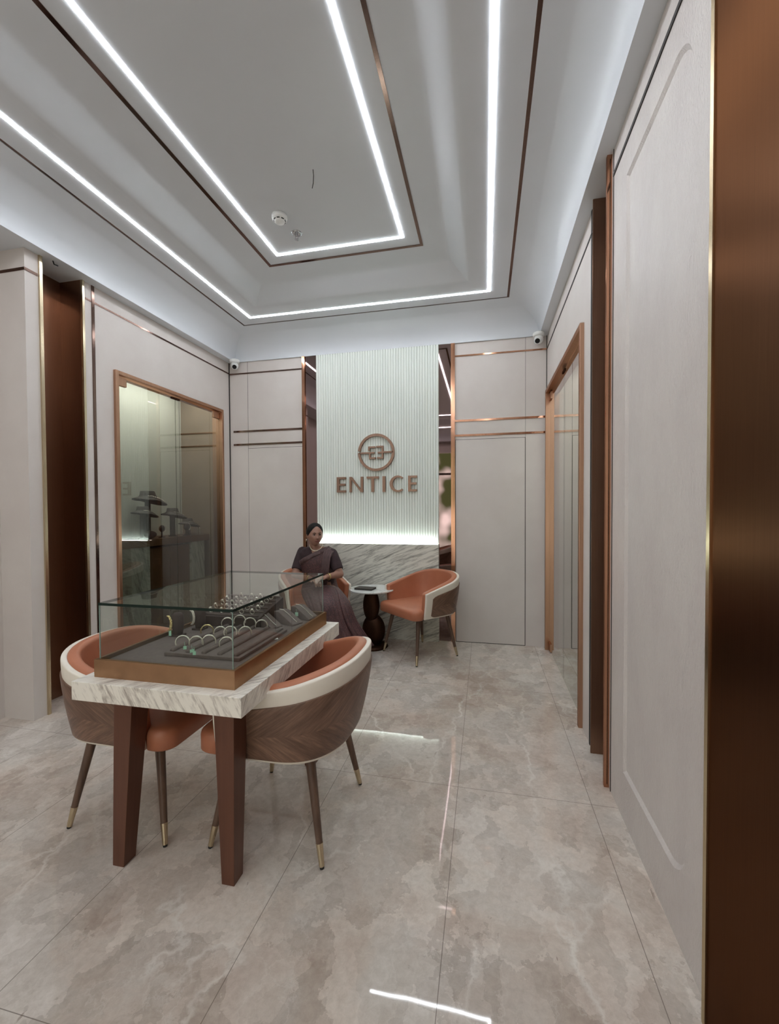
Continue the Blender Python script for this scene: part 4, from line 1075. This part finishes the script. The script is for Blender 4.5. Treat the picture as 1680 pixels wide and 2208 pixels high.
# skirt: lofted drape from waist over the lap to the hem
def loft(secs, n=120, sub=7, rip=None):
    """secs: (centre, u-axis, ru, v-axis, rv, ripple)"""
    out = []
    m_ = len(secs)
    def cr(p0, p1, p2, p3, t): return 0.5 * ((2 * p1) + (-p0 + p2) * t + (2 * p0 - 5 * p1 + 4 * p2 - p3) * t * t + (-p0 + 3 * p1 - 3 * p2 + p3) * t ** 3)
    for i in range(m_ - 1):
        for s in range(sub if i < m_ - 2 else sub + 1):
            t = s / sub; S4 = [secs[max(0, i - 1)], secs[i], secs[i + 1], secs[min(m_ - 1, i + 2)]]
            c = cr(*[Vector(q[0]) for q in S4], t); u = cr(*[Vector(q[1]) for q in S4], t).normalized(); ru = cr(*[q[2] for q in S4], t)
            v = cr(*[Vector(q[3]) for q in S4], t).normalized(); rv = cr(*[q[4] for q in S4], t); rp = cr(*[q[5] for q in S4], t)
            ring = []
            for k in range(n):
                a = 2 * PI * k / n
                w_ = 1 + rp * (0.6 * math.sin(11 * a + 0.8 * math.sin(3 * a)) + 0.4 * math.sin(23 * a + 1.3))
                ring.append(c + u * (ru * w_ * math.cos(a)) + v * (rv * w_ * math.sin(a)))
            out.append(ring)
    return out
U1 = Vector((0.93, 0.36, 0)); F1 = Vector((0.36, -0.93, 0))
secs = [((-1.54, 3.855, 0.70), U1, 0.145, F1, 0.112, 0.004),
        ((-1.535, 3.835, 0.62), U1, 0.165, F1, 0.130, 0.006),
        ((-1.49, 3.76, 0.575), U1, 0.180, Vector((0.30, -0.70, 0.60)), 0.135, 0.008),
        ((-1.40, 3.63, 0.54), U1, 0.180, Vector((0.12, -0.35, 0.9)), 0.118, 0.022),
        ((-1.325, 3.53, 0.50), U1, 0.175, Vector((0.25, -0.75, 0.6)), 0.120, 0.055),
        ((-1.28, 3.52, 0.40), Vector((0.95, 0.30, -0.08)), 0.180, Vector((0.34, -0.93, 0.1)), 0.125, 0.10),
        ((-1.235, 3.53, 0.28), Vector((0.95, 0.30, -0.06)), 0.205, Vector((0.34, -0.93, 0)), 0.135, 0.14),
        ((-1.205, 3.55, 0.155), Vector((0.95, 0.30, 0.0)), 0.240, Vector((0.34, -0.93, 0)), 0.150, 0.16)]
b = NB(); quadring(b, loft(secs), True, True, False); obj('sari_skirt', b, 'sari', pr, smooth=True, mods=[sol(0.004)])
def skpt(i, a, off):
    c, u, ru, v, rv, rp = secs[i]; u = Vector(u).normalized(); v = Vector(v).normalized()
    return Vector(c) + u * ((ru + off) * math.cos(a)) + v * ((rv + off) * math.sin(a))
for k in range(6):
    a0 = math.radians(48 - 13 * k); b = NB()
    pts = [skpt(i, a0 + math.radians((6 - i) * 3.0), -0.004) for i in range(2, 8)]
    fine = []
    for i in range(len(pts) - 1):
        for j in range(4):
            q = [pts[max(0, i - 1)], pts[i], pts[i + 1], pts[min(len(pts) - 1, i + 2)]]; t = j / 4
            fine.append(0.5 * ((2 * q[1]) + (-q[0] + q[2]) * t + (2 * q[0] - 5 * q[1] + 4 * q[2] - q[3]) * t * t + (-q[0] + 3 * q[1] - 3 * q[2] + q[3]) * t ** 3))
    fine.append(pts[-1]); n_f = len(fine)
    tube(b, fine, [0.004 + 0.013 * min(1, i / 9) + 0.004 * i / n_f for i in range(n_f)], 12)
    obj('sari_pleat', b, 'sari', pr, smooth=True)
ps = [((-1.235, 3.535, 0.27), Vector((0.95, 0.30, 0)), 0.185, F1, 0.12, 0.04), ((-1.20, 3.555, 0.115), Vector((0.95, 0.30, 0)), 0.222, F1, 0.138, 0.055)]
b = NB(); quadring(b, loft(ps), True, False, False); obj('underskirt', b, 'petticoat', pr, smooth=True, mods=[sol(0.003)])
for a_ in (anR, anL):
    b = NB(); capsule(b, a_ + Vector((0.0, 0.015, -0.070)), 0.028, a_ + Vector((0.052, -0.115, -0.074)), 0.025, 14); obj('shoe', b, 'rubber', pr, smooth=True)
# bangles on her wrists
for el_, ha_ in ((elR, haR), (elL, haL)):
    dd = (el_ - ha_).normalized(); u_, v_ = frame_of(dd); b = NB()
    for q in (0.072, 0.080): 
        c0 = ha_ + dd * q; tube(b, [c0 + (u_ * math.cos(a) + v_ * math.sin(a)) * 0.030 for a in [2 * PI * k / 24 for k in range(25)]], 0.0025, 6, False)
    obj('wrist_bangle', b, 'gold', pr, smooth=True)
